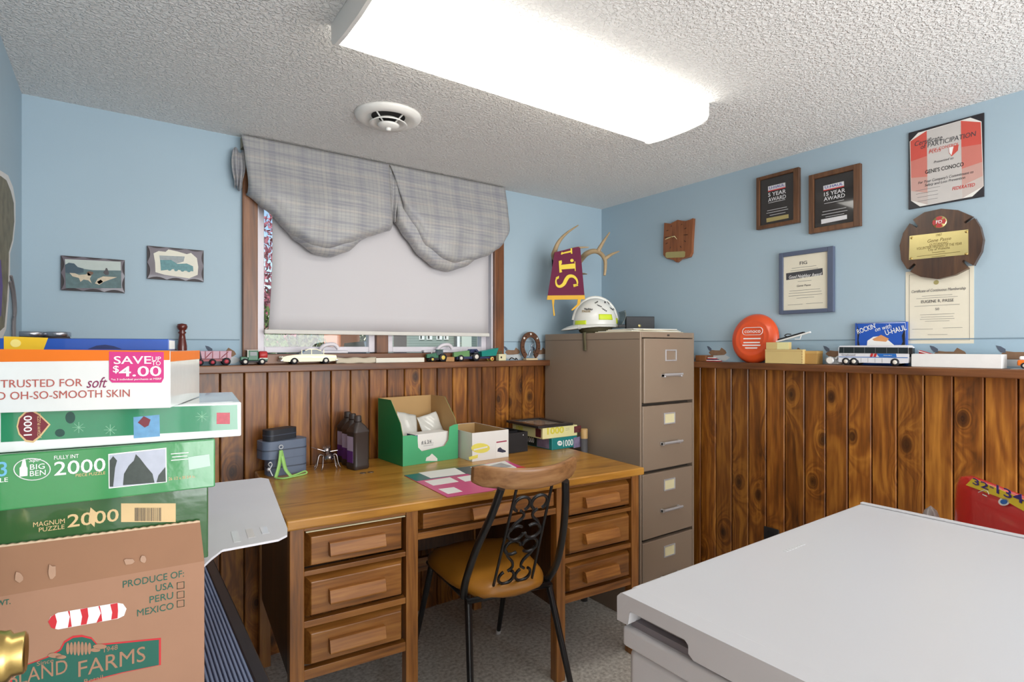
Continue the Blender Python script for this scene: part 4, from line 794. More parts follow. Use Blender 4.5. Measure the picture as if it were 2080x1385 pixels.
# ================================================================== TOYS AND THINGS ALONG THE CAP
CZ = CAPZ + .0005
def wheel(par, x, y, r, w_, m_t, m_h, name='wheel'):
    wl_ = part(name, MB().lathe([(.0001, 0), (r * .95, 0), (r, w_ * .2), (r, w_ * .8), (r * .95, w_), (.0001, w_)], 16, (x, y, r), 'y'), m_t, par)
    part('hub', MB().lathe([(.0001, -.0012), (r * .42, -.0010), (r * .56, .0004), (r * .56, w_ + .0004), (r * .42, w_ + .001), (.0001, w_ + .0012)], 14, (x, y, r), 'y'), m_h, wl_)
M_tyre = mat('toy_tyre', (30, 30, 36), .6); M_hubr = mat('hub_red', (176, 44, 62), .4); M_hubw = mat('hub_white', (224, 218, 206), .35); M_huby = mat('hub_yellow', (226, 200, 96), .4)
M_tgreen = mat('toy_green', (38, 104, 72), .35, var=.08); M_tred = mat('toy_red', (186, 46, 48), .35, var=.06); M_wgp = mat('wagon_pink', (196, 152, 168), .4, var=.08, vscale=50); M_wgr = mat('wagon_red', (146, 40, 52), .4); M_win = mat('toy_window', (70, 82, 86), .15)
SY = YW - .068    # front line of the things on the window-side cap
def span(px0, px1, py=730): return at(px0, py, Y=SY).x, at(px1, py, Y=SY).x
# wagon
x0, x1 = span(399, 473); wg = root('toy_wagon', 'pink and red toy farm wagon on the cap left of the window', 'toy wagon', (x0, SY, CZ)); L = x1 - x0
part('box', MB().hexa([(.018, 0, .026), (L - .006, 0, .026), (L - .006, .042, .026), (.018, .042, .026), (.012, -.002, .055), (L - .004, -.002, .055), (L - .004, .044, .055), (.012, .044, .055)]), M_wgp, wg, bevel=.001)
for k in range(4):
    xx = .028 + k * (L - .05) / 3; part('rib', MB().box(xx, xx + .0025, -.0035, -.0005, .027, .054), M_wgr, wg)
for a, b_ in (((.030, .029), (.050, .052)), ((L - .016, .052), (L - .04, .029))): part('brace', MB().tube([(a[0], -.003, a[1]), (b_[0], -.003, b_[1])], .0013, 5), M_wgr, wg)
part('chassis', MB().box(.016, L - .008, .004, .038, .016, .025), M_wgr, wg); part('drawbar', MB().box(.002, .02, .018, .024, .012, .016), M_wgr, wg)
for xx in (.012, L * .60 - .02, L - .022):
    wheel(wg, xx, -.002, .0125 if xx < L - .03 else .015, .009, M_tyre, M_hubr)
for xx in (.012, L - .022): wheel(wg, xx, .033, .0125 if xx < L - .03 else .015, .009, M_tyre, M_hubr)
# old truck
x0, x1 = span(487, 546); tk = root('toy_truck', 'small green toy tanker truck with a red tank on the cap', 'toy truck', (x0, SY, CZ)); L = x1 - x0
part('chassis', MB().box(.006, L - .004, .006, .034, .010, .017), M_tyre, tk); part('bonnet', MB().box(.004, .036, .009, .031, .017, .032), M_tgreen, tk, bevel=.003)
part('cab', MB().box(.030, .068, .004, .036, .017, .056), M_tgreen, tk, bevel=.003); part('cab_window', MB().box(.038, .062, .003, .0039, .036, .051), M_win, tk); part('roof', MB().box(.026, .070, .003, .037, .056, .059), M_hubw, tk, bevel=.001)
part('windscreen_post', MB().box(.028, .031, .002, .004, .030, .058), M_hubw, tk)
part('tank', MB().lathe([(.0001, .072), (.014, .072), (.016, .075), (.016, L - .006), (.014, L - .003), (.0001, L - .003)], 16, (0, .02, .038), 'x'), M_tred, tk); part('tank_stripe', MB().box(.072, L - .004, .002, .038, .0235, .027), M_hubw, tk); part('bed', MB().box(.068, L - .002, .003, .037, .017, .0235), M_tgreen, tk)
for xx in (.020, L - .024):
    for yy in (.0, .031): wheel(tk, xx, yy, .0125, .009, M_tyre, M_hubw)
# cream fifties car
x0, x1 = span(572, 684); cr = root('toy_car', 'cream model of a fifties sedan on the cap below the blind', 'toy car', (x0, SY - .004, CZ)); L = x1 - x0; M_crm = mat('car_cream', (222, 212, 160), .2, var=.03, coat=.5)
prof = [(.004, .012), (.0, .020), (.006, .030), (.02, .034), (L * .22, .038), (L * .36, .040), (L * .72, .040), (L * .86, .038), (L - .004, .036), (L, .024), (L - .004, .012), (L * .86, .010), (L * .84, .020), (L * .80, .025), (L * .74, .020), (L * .72, .010), (L * .30, .010), (L * .28, .020), (L * .23, .026), (L * .16, .020), (L * .14, .010)]
part('body', MB().prism(prof, 0, .052, 'y'), M_crm, cr, bevel=.003, seg=3)
gh = [(L * .35, .040), (L * .42, .056), (L * .48, .060), (L * .62, .060), (L * .70, .054), (L * .76, .040)]
part('greenhouse', MB().prism([(a, b_ - .001) for a, b_ in gh], .005, .047, 'y'), M_win, cr); part('roof', MB().prism([(L * .41, .057), (L * .48, .0625), (L * .62, .0625), (L * .71, .055), (L * .70, .0525), (L * .62, .0595), (L * .48, .0595), (L * .425, .0545)], .003, .049, 'y'), M_crm, cr, bevel=.001)
for xx in (.355, .53, .755): part('pillar', MB().box(L * xx - .0015, L * xx + .0015, .004, .0055, .039, .059), M_crm, cr, rot=None)
part('side_trim', MB().prism([(L * .12, .028), (L * .5, .031), (L * .98, .030), (L * .98, .027), (L * .55, .026), (L * .5, .029)], -.0008, 0, 'y'), M_chr, cr); part('bumper', MB().box(-.006, .008, -.002, .054, .012, .019), M_chr, cr, bevel=.003); part('bumper', MB().box(L - .008, L + .006, -.002, .054, .012, .019), M_chr, cr, bevel=.003)
for q in (.004, .040): part('headlight', MB().lathe([(.0001, -.004), (.004, -.003), (.005, .0), (.005, .004)], 12, (.002, q + .004, .028), 'x'), M_hubw, cr)
for xx in (L * .22, L * .79):
    for yy in (-.001, .044): wheel(cr, xx, yy, .0135, .009, M_tyre, M_hubw)
# strips
x0, x1 = span(684, 766); tag(part('tan_packing_strip', MB().grid(lambda u, v: (x0 + (x1 - x0) * u, SY + .004 + .012 * v + .002 * math.sin(9 * u), CZ + .024 * (1 - abs(2 * v - 1)) + .002 * math.sin(14 * u + 3 * v)), 24, 8), mat('tan_cloth', (200, 188, 166), .7, var=.1), solid=.001), 'crumpled pale tan strip lying on the cap below the window', 'strip')
x0, x1 = span(764, 862); tag(part('wooden_batten', MB().box(x0, x1, SY, SY + .014, CZ, CZ + .021), mat('white_slat', (226, 222, 208), .6), bevel=.001), 'straight white wooden slat on the cap below the window', 'slat')
# tractors
def tractor(name, lab, px0, px1, h, big):
    x0, x1 = span(px0, px1); L = x1 - x0; t_ = root(name, lab, 'toy tractor', (x0, SY, CZ)); g = M_tgreen if not big else mat('lime_toy_green', (96, 142, 84), .35, var=.1); M_nav = mat('toy_navy', (40, 48, 88), .35)
    rw = h * (.34 if not big else .30)
    part('bonnet', MB().hexa([(0, .014, h * .30), (L * .62, .012, h * .30), (L * .62, .034, h * .30), (0, .032, h * .30), (.002, .015, h * .62), (L * .62, .013, h * .74), (L * .62, .033, h * .74), (.002, .031, h * .62)]), g, t_, bevel=.002)
    part('axle', MB().box(L * .1, L * .9, .010, .036, h * .16, h * .32), M_nav if big else M_tyre, t_)
    if big:
        part('seat', MB().box(L * .66, L * .84, .016, .030, h * .58, h * .80), M_nav, t_, bevel=.002); part('fender', MB().prism([(L * .60, h * .6), (L * .68, h * .82), (L * .86, h * .84), (L * .97, h * .62), (L * .9, h * .62), (L * .8, h * .74), (L * .7, h * .72)], .002, .044, 'y'), M_nav, t_)
        part('steering_wheel', MB().tube([(L * .62 + .005 * math.cos(a), .023 + .006 * math.sin(a), h * .92) for a in [k * PI / 5 for k in range(10)]], .001, 5, closed=True), M_hubw, t_)
    else:
        part('cab', MB().hexa([(L * .5, .010, h * .55), (L * .88, .010, h * .55), (L * .88, .036, h * .55), (L * .5, .036, h * .55), (L * .56, .012, h * .96), (L * .84, .012, h * .96), (L * .84, .034, h * .96), (L * .56, .034, h * .96)]), M_win, t_); part('cab_roof', MB().box(L * .52, L * .87, .009, .037, h * .96, h), M_tgreen, t_, bevel=.001)
    hub = M_hubw if big else M_huby
    for yy in (.0, .037):
        wheel(t_, L - rw, yy, rw, .010, M_tyre, hub, 'rear_wheel'); wheel(t_, L * .24, yy + .001, rw * (.72 if big else .6), .008, M_tyre, hub, 'front_wheel')
    part('exhaust', MB().tube([(L * .3, .023, h * .6), (L * .3, .023, h * .95)], .0015, 6), M_chr, t_); return t_
tractor('toy_tractor', 'smaller green toy tractor with yellow wheel hubs on the cap', 870, 908, .058, False)
x0, x1 = span(907, 924); tag(part('tiny_carton', MB().box(x0, x1, SY + .004, SY + .03, CZ, CZ + .022), mat('tiny_card', (176, 132, 84), .7), bevel=.001), 'tiny brown cardboard box between the two toy tractors', 'box')
tractor('toy_tractor', 'larger pale green toy tractor with white hubs on the cap', 925, 976, .072, True)
x0, x1 = span(978, 1013); L = x1 - x0; tr_ = root('toy_trailer', 'teal toy trailer behind the larger tractor', 'toy trailer', (x0 + .001, SY, CZ)); part('tub', MB().hexa([(.006, .006, .022), (L - .012, .006, .026), (L - .012, .036, .026), (.006, .036, .022), (0, 0, .048), (L, 0, .066), (L, .042, .066), (0, .042, .048)]), mat('toy_teal', (30, 138, 128), .35, var=.06), tr_, bevel=.0015); part('frame', MB().box(-.001, L * .8, .014, .028, .012, .021), mat('toy_navy', (40, 48, 88)), tr_)
for yy in (.0, .034): wheel(tr_, L * .62, yy, .010, .008, M_huby, M_tred)
x0, x1 = span(1013, 1028); L = x1 - x0; ck = root('cream_block', 'small cream block with two green pegs beside the trailer', 'block', (x0 + .002, SY, CZ)); part('body', MB().box(0, L - .002, 0, .03, 0, .034), mat('cream_plastic', (224, 216, 176), .5), ck, bevel=.002); part('black_mark', MB().box(.010, .018, -.0006, 0, .012, .022), BLACK, ck)
for q in (.010, .022): part('peg', MB().tube([(q, .014, .034), (q, .014, .05)], .002, 6), M_tgreen, ck)
# horseshoe with nails on a wooden foot
hp = at(1080, 700, Y=SY + .01); hs = root('horseshoe', 'rusty horseshoe sculpture studded with nails beside the filing cabinet', 'horseshoe', (hp.x, SY + .018, CZ), R(-8)); M_rust = mat('rusty_iron', (96, 62, 42), .6, metal=.5, var=.35, vscale=60); M_nail = mat('dark_nail', (46, 44, 48), .4, metal=.7)
def shoe(u, v):
    a = R(-58 + 296 * u); rr = .050 + .0 * u; k = v * 4; off = [(-.011, 0), (.011, 0), (.011, .010), (-.011, .010), (-.011, 0)][int(round(k))]
    r_ = rr + off[0]; return (r_ * math.cos(a) * .98, off[1], .062 + r_ * math.sin(a) * 1.28 + .012)
part('shoe', MB().grid(shoe, 40, 4, False), M_rust, hs); part('foot', MB().box(-.036, .036, -.014, .022, 0, .010), mat('pale_foot', (206, 188, 150), .5), hs, bevel=.001)
for k in range(10):
    a = R(-40 + 28 * k); p = Vector((.05 * math.cos(a) * .98, 0, .074 + .05 * math.sin(a) * 1.28)); part('nail', MB().tube([p + Vector((0, .004, 0)), p + Vector((0, -.008, .002))], [.0012, .0018], 6), M_nail, hs)
for k in range(3): part('star_print', MB().disc((.052 * math.cos(R(40 + 50 * k)), -.0006, .078 + .062 * math.sin(R(40 + 50 * k))), .006, 5), M_wp, hs)
part('figure', MB().tube(bez([(-.012, .004, .02), (-.004, .0, .045), (.008, .002, .06), (.004, .0, .078), (.016, .0, .086)], 5), [.006] * 8 + [.004] * 13, 8), mat('pewter', (150, 160, 172), .35, metal=.7, var=.1), hs)
x0 = at(1046, 725, Y=SY).x; tag(part('wire_coil', MB().tube(bez([(x0 - .03, SY + .008, CZ + .004), (x0 - .01, SY + .016, CZ + .014), (x0 + .008, SY + .006, CZ + .004), (x0 + .02, SY + .02, CZ + .012), (x0 + .036, SY + .026, CZ + .003)], 6), .0025, 6), M_nail), 'twisted dark wire lying in front of the horseshoe', 'wire')

# ------------------------------------------------------------------ right-hand cap (front faces look towards -x)
SX = XR - .072
def rc(name, lab, cat, px, y_off=0, group=None):
    p = at(px, 735, X=SX + y_off); return root(name, lab, cat, (SX + y_off, p.y, CZ), R(-90), group)
def ln_(px0, px1): return at(px0, 735, X=SX).y - at(px1, 735, X=SX).y
tag(part('wood_block', MB().box(SX + .005, XR - .004, at(1432, 735, X=SX).y, at(1411, 735, X=SX).y, CZ, CZ + .030), M_case, bevel=.002), 'dark wooden block on the right cap beside the filing cabinet', 'block')
pt = rc('cloth_patches', 'little pile of red and white cloth patches near the orange disc', 'patches', 1432, .01)
for k, m in enumerate((M_tred, WHITE, mat('patch_navy', (60, 56, 96), .7), M_tred, WHITE)): part('patch', MB().box(.002 + .003 * k, .066 - .006 * k, .0, .045 - .004 * k, .004 * k, .004 * k + .0036), m, pt, bevel=.0015)
# orange flying disc leaning on the wall
M_disc = mat('disc_orange', (226, 84, 36), .3, var=.03, coat=.3); dc = rc('flying_disc', 'orange plastic flying disc with white lettering leaning on the wall', 'flying disc', 1523, .008)
DRr = .1135; dc.rotation_euler = (R(-8), 0, R(-90)); dc.location.z = CZ
part('disc', MB().lathe([(.0001, -.022), (.055, -.022), (.058, -.0235), (.062, -.022), (.075, -.0215), (.079, -.023), (.083, -.021), (.098, -.017), (.108, -.009), (DRr, .0), (DRr - .002, .008), (DRr - .004, .004), (.104, -.006), (.09, -.014), (.0001, -.019)], 48, (0, .024, DRr), 'y'), M_disc, dc)
cy_ = .0012; 
def dtxt(b, x, z, sz, w_): 
    o = text(b, sz, (x, cy_, DRr + z), dc, WHITE, bold=.008); xs = [v.co.x for v in o.data.vertices]; o.scale.x = w_ / (max(xs) - min(xs)); return o
part('logo_outline', MB().tube([(a, cy_, DRr + .030 + b_) for a, b_ in rounded(.098, .034, .0168, 5)], .0016, 5, closed=True), WHITE, dc); dtxt('conoco', 0, .030, .024, .078)
for b, z in (('VINTAGE BRAND GOODS', -.002),): lines(dc, WHITE, -.042, .042, DRr - .004, 1, .01, cy_, h=.0055, jitter=0)
for k, w_ in enumerate((.040, .044, .030)): lines(dc, WHITE, -w_, w_, DRr - .022 - .0125 * k, 1, .01, cy_, h=.0055, jitter=0)
# wooden boxes with a model on top
M_pine = mat('pale_pine', (206, 182, 122), .55, var=.05, vscale=20); wb1 = rc('wooden_box', 'long pale pine box with finger joints on the right cap', 'box', 1554, -.014); Lw = ln_(1554, 1630)
part('body', MB().box(0, Lw, 0, .026, 0, .060), M_pine, wb1, bevel=.001); part('lid_groove', MB().box(.002, Lw - .002, -.0004, 0, .052, .0535), M_gboxd, wb1)
for k in range(5): part('finger_joint', MB().box(Lw - .005, Lw - .0005, -.0005, 0, .004 + .011 * k, .0095 + .011 * k), M_gboxd, wb1)
wb2 = rc('card_box', 'small tan card box standing right of the pine box', 'box', 1633, .004); part('body', MB().box(0, .052, 0, .05, 0, .052), mat('tan_card', (176, 136, 74), .65), wb2, bevel=.001); part('lid', MB().box(-.001, .053, -.001, .051, .042, .054), mat('tan_card_lid', (190, 152, 88), .65), wb2, bevel=.001)
wb3 = rc('wooden_box', 'short pale pine box lying on top of the long one', 'box', 1556, -.012); wb3.location.z = CZ + .0605; part('body', MB().box(0, .100, 0, .024, 0, .030), M_pine, wb3, bevel=.001); part('paper_band', MB().box(.05, .101, -.0006, 0, .0, .030), M_cream, wb3)
ml = rc('model_glider', 'black and white model lying slanted on the pine boxes', 'model', 1600, -.006); ml.location.z = CZ + .0915; ml.rotation_euler = (0, R(-15), R(-90))
part('body', MB().box(-.05, .10, 0, .012, .012, .018), WHITE, ml, bevel=.002); part('dark_band', MB().box(-.04, .075, -.002, .014, .018, .024), M_kb, ml, bevel=.002); part('clip', MB().tube(bez([(.0, .005, .024), (-.008, .005, .03), (.004, .005, .034), (.02, .005, .028)], 4), .002, 6), M_kb, ml); part('stand', MB().tube([(.06, .006, .013), (.05, .006, -.002), (.03, .006, .004)], .002, 6), WHITE, ml)
# watch
wt = rc('wrist_watch', 'steel wrist watch lying beside the toy bus', 'watch', 1686, .0)
part('band', MB().tube(bez([(.016, .012, .020), (.024, .02, .030), (.034, .03, .016), (.024, .038, .004), (.004, .036, .003), (-.012, .02, .006)], 5), .006, 8), M_chr, wt); part('case', MB().lathe([(.0001, -.004), (.014, -.004), (.016, 0), (.014, .004), (.0001, .004)], 24, (0, .0, .0165), 'y'), M_chr, wt); part('dial', MB().disc((0, -.0043, .0165), .012, 24), M_wp, wt)
# toy bus
bs = rc('toy_bus', 'white and blue toy coach bus on the right cap', 'toy bus', 1703, -.006); BL = ln_(1703, 1846); M_bus = mat('bus_white', (222, 222, 226), .3, coat=.3); M_bglass = mat('bus_glass', (40, 46, 48), .12); M_bblue = mat('bus_blue', (40, 104, 180), .35)
part('body', MB().prism([(0, .012), (0, .066), (.005, .075), (BL - .010, .077), (BL - .002, .070), (BL, .04), (BL - .003, .012), (BL * .86, .010), (BL * .86, .02), (BL * .77, .02), (BL * .75, .010), (BL * .31, .010), (BL * .30, .02), (BL * .07, .02), (BL * .06, .010)], 0, .056, 'y'), M_bus, bs, bevel=.002)
part('window_band', MB().prism([(.002, .046), (BL - .003, .046), (BL - .003, .068), (.004, .070)], -.0006, .0004, 'y'), M_bglass, bs)
for k in range(6): part('window_post', MB().box(BL * (.08 + .155 * k), BL * (.08 + .155 * k) + .0016, -.0010, -.0006, .047, .069), mat('post_grey', (92, 96, 98), .4), bs)
part('windscreen', MB().box(BL - .0005, BL + .0006, .004, .052, .034, .066), M_bglass, bs); part('stripe', MB().box(.002, BL - .004, -.0006, .0, .0300, .0325), M_bblue, bs)
part('blue_panel', MB().prism([(BL * .60, .033), (BL * .84, .033), (BL * .83, .0455), (BL * .565, .0455)], -.0008, 0, 'y'), M_bblue, bs)
for a, m in ((.47, M_tred), (.52, M_tred)): part('red_slash', MB().prism([(BL * a, .033), (BL * (a + .035), .033), (BL * (a + .05), .0455), (BL * (a + .015), .0455)], -.0008, 0, 'y'), m, bs)
text('Greyhound', .010, (BL * .155, -.001, .0395), bs, mat('bus_grey', (120, 124, 140), .5), sx=1.1); text('Americruiser 2', .0046, (BL * .72, -.0014, .039), bs, WHITE)
for k in range(4): part('locker_line', MB().box(BL * (.34 + .1 * k), BL * (.34 + .1 * k) + .0008, -.0004, 0, .012, .028), mat('post_grey', (92, 96, 98)), bs)
part('mirror', MB().box(BL + .0002, BL + .012, -.004, .0, .045, .068), M_kb, bs, bevel=.001)
for xx in (.115, .235, .815):
    for yy in (-.0012, .047): wheel(bs, BL * xx, yy, .0145, .010, M_tyre, M_hubw)
# blue game box behind the bus
M_ub = mat('uhaul_blue', (34, 84, 178), .4, var=.03); ub = rc('game_box', 'blue boxed game standing on the cap behind the toy bus', 'game box', 1737, .052); p = at(1737, 735, X=SX + .052); ub.location.y = p.y
ux0 = 0; ux1, uz1 = face(ub, 1842, 653); part('box_body', MB().box(0, ux1, 0, .014, 0, uz1), M_ub, ub, bevel=.001)
part('white_border', MB().tube([(a, -.0004, b_) for a, b_ in (face(ub, 1741, 657), face(ub, 1839, 655), face(ub, 1839, 712), face(ub, 1741, 712))], .0009, 4, closed=True), WHITE, ub)
T(ub, "ROCKIN'", 1760, 668, 10, WHITE, 40, bold=.008, tilt=R(20)); T(ub, 'on with', 1793, 666, 9, WHITE, 34, shear=.3, tilt=R(14)); T(ub, 'U-HAUL', 1819, 671, 11, WHITE, 44, bold=.008, tilt=R(16))
for q in ([(1742, 662), (1746, 675), (1744, 690), (1747, 705), (1742, 710)], [(1838, 668), (1832, 682), (1834, 694), (1829, 704), (1838, 710)]): plate(ub, 'cliff_print', q, BLACK, -.0005)
plate(ub, 'truck_print', [(1760, 712), (1762, 692), (1774, 684), (1792, 682), (1806, 692), (1820, 704), (1820, 712)], WHITE, -.0005); plate(ub, 'truck_print', [(1772, 689), (1790, 680), (1806, 688), (1800, 694), (1776, 692)], mat('print_tan', (214, 150, 96), .5), -.0009); plate(ub, 'truck_print', [(1768, 706), (1784, 702), (1820, 706), (1816, 712), (1768, 712)], M_or, -.0009)
# white tray, orange toy and red item
ty = rc('white_tray', 'long shallow white plastic tray on the right cap', 'tray', 1851, -.006); TL = ln_(1851, 2034); th = .046
mb = MB(); mb.box(0, TL, 0, .003, 0, th); mb.box(0, TL, .055, .058, 0, th); mb.box(0, .003, .003, .055, 0, th); mb.box(TL - .003, TL, .003, .055, 0, th); mb.box(.003, TL - .003, .003, .055, 0, .003); part('tray_body', mb, mat('tray_white', (226, 225, 222), .35), ty, bevel=.001)
rm = rc('red_toy', 'small red striped toy lying inside the white tray', 'toy', 1866, .02); rm.location.z = CZ + .004; part('body', MB().hexa([(0, 0, 0), (.05, 0, 0), (.05, .02, 0), (0, .02, 0), (0, 0, .055), (.05, 0, .038), (.05, .02, .038), (0, .02, .055)]), M_tred, rm, bevel=.002); part('stripe', MB().hexa([(0, -.0006, .050), (.05, -.0006, .033), (.05, 0, .033), (0, 0, .050), (0, -.0006, .053), (.05, -.0006, .036), (.05, 0, .036), (0, 0, .053)]), WHITE, rm)
ot = rc('toy_pickup', 'orange and white toy pickup at the right end of the cap', 'toy truck', 2066, .0); part('body', MB().box(0, .09, 0, .035, .010, .028), M_or, ot, bevel=.003); part('cab', MB().box(.004, .06, .002, .033, .028, .040), WHITE, ot, bevel=.004); part('grille', MB().box(-.0008, .0, .004, .031, .012, .022), M_kb, ot)
for xx in (.018, .072):
    for yy in (-.001, .028): wheel(ot, xx, yy, .010, .008, M_tyre, M_hubw)
cdp = rc('white_card', 'white card lying flat under the orange toy pickup', 'card', 2052, -.008); part('sheet', MB().box(0, .13, 0, .05, -.0002, .0002), M_wp, cdp); ot.location.z += .001
# ================================================================== ON THE WALLS
def c3(*pts): return [(1330 + x / 4.073, 320 + y / 4.073) for x, y in pts]
def c4(*pts): return [(1780 + x / 2.77, 210 + y / 2.77) for x, y in pts]
def rwall(name, lab, cat, px, py, group=None):
    p = at(px, py, X=XR - .0005); return root(name, lab, cat, (XR - .0005, p.y, p.z), R(-90), group)
def bounds(rt, pts, base=0):
    q = [face(rt, a, b, base) for a, b in pts]; return (q[0][0] + q[3][0]) / 2, (q[1][0] + q[2][0]) / 2, (q[2][1] + q[3][1]) / 2, (q[0][1] + q[1][1]) / 2   # x0,x1,z0,z1
def frame(rt, outer, inner, m, t=.018, inset=.006, pm=None, pname='panel'):
    x0, x1, z0, z1 = bounds(rt, outer, -t); a0, a1, b0, b1 = bounds(rt, inner, -t)
    for nm, b in (('frame_side', (x0, a0, z0, z1)), ('frame_side', (a1, x1, z0, z1)), ('frame_rail', (a0, a1, z0, b0)), ('frame_rail', (a0, a1, b1, z1))):
        part(nm, MB().box(b[0], b[1], -t, 0, b[2], b[3]), m, rt, bevel=.002)
    part(pname, MB().box(a0, a1, -t + inset, -.001, b0, b1), pm, rt); return a0, a1, b0, b1
M_waln = wood('walnut_frame', (56, 34, 20), (98, 64, 38), (122, 84, 54), 'Z', 10, .08, .45, tone=.1); M_pblk = mat('plaque_black', (38, 36, 36), .08, var=.04, coat=.8)
M_silver = mat('silver_print', (216, 216, 218), .4); M_brs2 = mat('engraved_brass', (206, 190, 130), .28, metal=.75, var=.06); M_uhb = mat('badge_blue', (52, 60, 150), .4); M_rdl = mat('badge_red_line', (196, 60, 62), .4)
def award(lab, outer, inner, badge, t1, t2, tx):
    rt = rwall('award_plaque', lab, 'plaque', *outer[0], 'award plaques'); B = -.012; frame(rt, outer, inner, M_waln, .02, .008, M_pblk)
    (bx0, by0), (bx1, by1), (bx2, by2), (bx3, by3) = badge
    plate(rt, 'badge', badge, M_silver, base=B); plate(rt, 'badge_line', [(bx3, by3 - 2), (bx2, by2 - 2), (bx2, by2 + .2), (bx3, by3 + .2)], M_rdl, -.0007, base=B)
    sl = math.atan2(by3 - by2, bx2 - bx3); cx, cy = (bx0 + bx2) / 2, (by0 + by2) / 2 - 1
    T(rt, 'U-HAUL', cx, cy, 5.5, M_uhb, (bx1 - bx0) * .88, y=-.001, base=B, bold=.008)
    T(rt, t1, *tx[0], 8, M_silver, tx[2], base=B, bold=.008); T(rt, t2, *tx[1], 8, M_silver, tx[3], base=B, bold=.008); return rt, B
def fl_lines(rt, B, rows, m, h=.0018):
    for cx, cy, wpx in rows:
        a = face(rt, cx - wpx / 2, cy, B); b = face(rt, cx + wpx / 2, cy, B); part('printed_line', MB().box(a[0], b[0], B - .0006, B - .0002, a[1] / 2 + b[1] / 2 - h / 2, a[1] / 2 + b[1] / 2 + h / 2), m, rt)
O = c3((832, 170), (1185, 78), (1195, 532), (845, 600)); I = c3((862, 190), (1140, 118), (1148, 510), (868, 565))
a5, B = award('smaller walnut award plaque with matte black panel, left of the pair', O, I, c3((937, 240), (1080, 206), (1082, 250), (938, 284)), '5 YEAR', 'AWARD', [c3((1010, 296))[0], c3((1012, 338))[0], 36, 36])
fl_lines(a5, B, [(*c3((1010, 362))[0], 34), (*c3((1012, 425))[0], 40), (*c3((1014, 444))[0], 44), (*c3((1016, 466))[0], 32)], M_silver, .0016)
plate(a5, 'name_plate', c3((924, 503), (1107, 468), (1108, 500), (925, 537)), M_brs2, base=B)
O = c3((1265, 150), (1690, 45), (1708, 560), (1278, 632)); I = c3((1308, 182), (1636, 98), (1646, 524), (1318, 585))
a15, B = award('larger walnut award plaque with a glossy reflection, right of the pair', O, I, c3((1395, 235), (1565, 195), (1567, 240), (1396, 278)), '15 YEAR', 'AWARD', [c3((1482, 290))[0], c3((1486, 330))[0], 43, 43])
fl_lines(a15, B, [(*c3((1484, 366))[0], 40), (*c3((1486, 432))[0], 48), (*c3((1488, 456))[0], 52), (*c3((1490, 478))[0], 38)], M_silver, .0016)
plate(a15, 'name_plate', c3((1377, 513), (1590, 472), (1591, 507), (1378, 550)), M_silver, base=B)
# good neighbour certificate in a slate frame
O = c3((1015, 800), (1465, 724), (1488, 1268), (1036, 1304)); I = c3((1050, 830), (1418, 768), (1434, 1238), (1066, 1272)); M_slate = mat('slate_frame', (84, 94, 116), .45, var=.04); M_pap = mat('certificate_paper', (226, 220, 200), .6, var=.02)
fg = rwall('framed_certificate', 'good neighbor award certificate in a slate blue frame', 'certificate', *O[0]); frame(fg, O, I, M_slate, .018, .008, M_pap); B = -.010
M_ink = mat('dark_ink', (66, 66, 70), .6)
T(fg, 'FIG', *c3((1230, 872))[0], 6.5, M_ink, 15, base=B, bold=.01); plate(fg, 'dark_band', c3((1087, 958), (1388, 914), (1391, 970), (1089, 1014)), M_ink, base=B)
T(fg, 'Good Neighbor Award', *c3((1240, 978))[0], 7, WHITE, 66, y=-.001, base=B, shear=.25, tilt=0); T(fg, 'Gene Passe', *c3((1232, 1058))[0], 4, M_ink, 28, base=B, shear=.2)
fl_lines(fg, B, [(*c3((1235, 905))[0], 50), (*c3((1238, 925))[0], 56), (*c3((1240, 1020))[0], 28), (*c3((1242, 1095))[0], 62), (*c3((1244, 1115))[0], 66), (*c3((1246, 1137))[0], 68), (*c3((1246, 1158))[0], 36), (*c3((1162, 1216))[0], 30), (*c3((1322, 1204))[0], 34)], GREYP, .0014)
# shield clock
ck_ = rwall('wall_clock', 'shield shaped wooden clock with gold hands left of the plaques', 'clock', *c3((190, 690))[0]); B = -.018
M_shield = wood('shield_wood', (86, 46, 22), (134, 78, 42), (156, 98, 58), 'Z', 10, .08, .4, tone=0); M_tick = mat('dark_tick', (48, 26, 16), .5); M_let0 = mat('pale_gold', (224, 208, 160), .4)
sh = c3((78, 540), (130, 546), (160, 530), (190, 514), (222, 522), (255, 524), (290, 514), (318, 500), (312, 600), (306, 700), (303, 785), (288, 820), (250, 832), (210, 842), (180, 867), (152, 846), (96, 834), (70, 806), (70, 700), (75, 620))
part('shield', MB().prism([face(ck_, a, b, B) for a, b in sh], B, 0, 'y'), M_shield, ck_, bevel=.003)
for a, b in (((85, 660), (120, 658)), ((240, 640), (272, 638)), ((98, 605), (112, 600)), ((92, 715), (106, 705)), ((246, 590), (260, 582)), ((244, 688), (256, 696)), ((136, 570), (142, 562)), ((220, 556), (226, 548)), ((126, 752), (132, 738)), ((212, 732), (218, 744))):
    p, q = face(ck_, *c3(a)[0], B), face(ck_, *c3(b)[0], B); part('tick', MB().tube([(p[0], B - .0004, p[1]), (q[0], B - .0004, q[1])], .0016, 5), M_tick, ck_)
for pts in (((142, 658), (110, 668), (90, 680)), ((142, 658), (168, 652), (188, 676))): part('hand', MB().tube([(face(ck_, *c3(a)[0], B)[0], B - .005, face(ck_, *c3(a)[0], B)[1]) for a in pts], [.002, .003, .001], 6), M_let0, ck_)
q = face(ck_, *c3((145, 656))[0], B); part('spindle', MB().lathe([(.0001, -.008), (.004, -.008), (.004, 0), (.0001, 0)], 12, (q[0], B, q[1]), 'y'), M_brass, ck_)
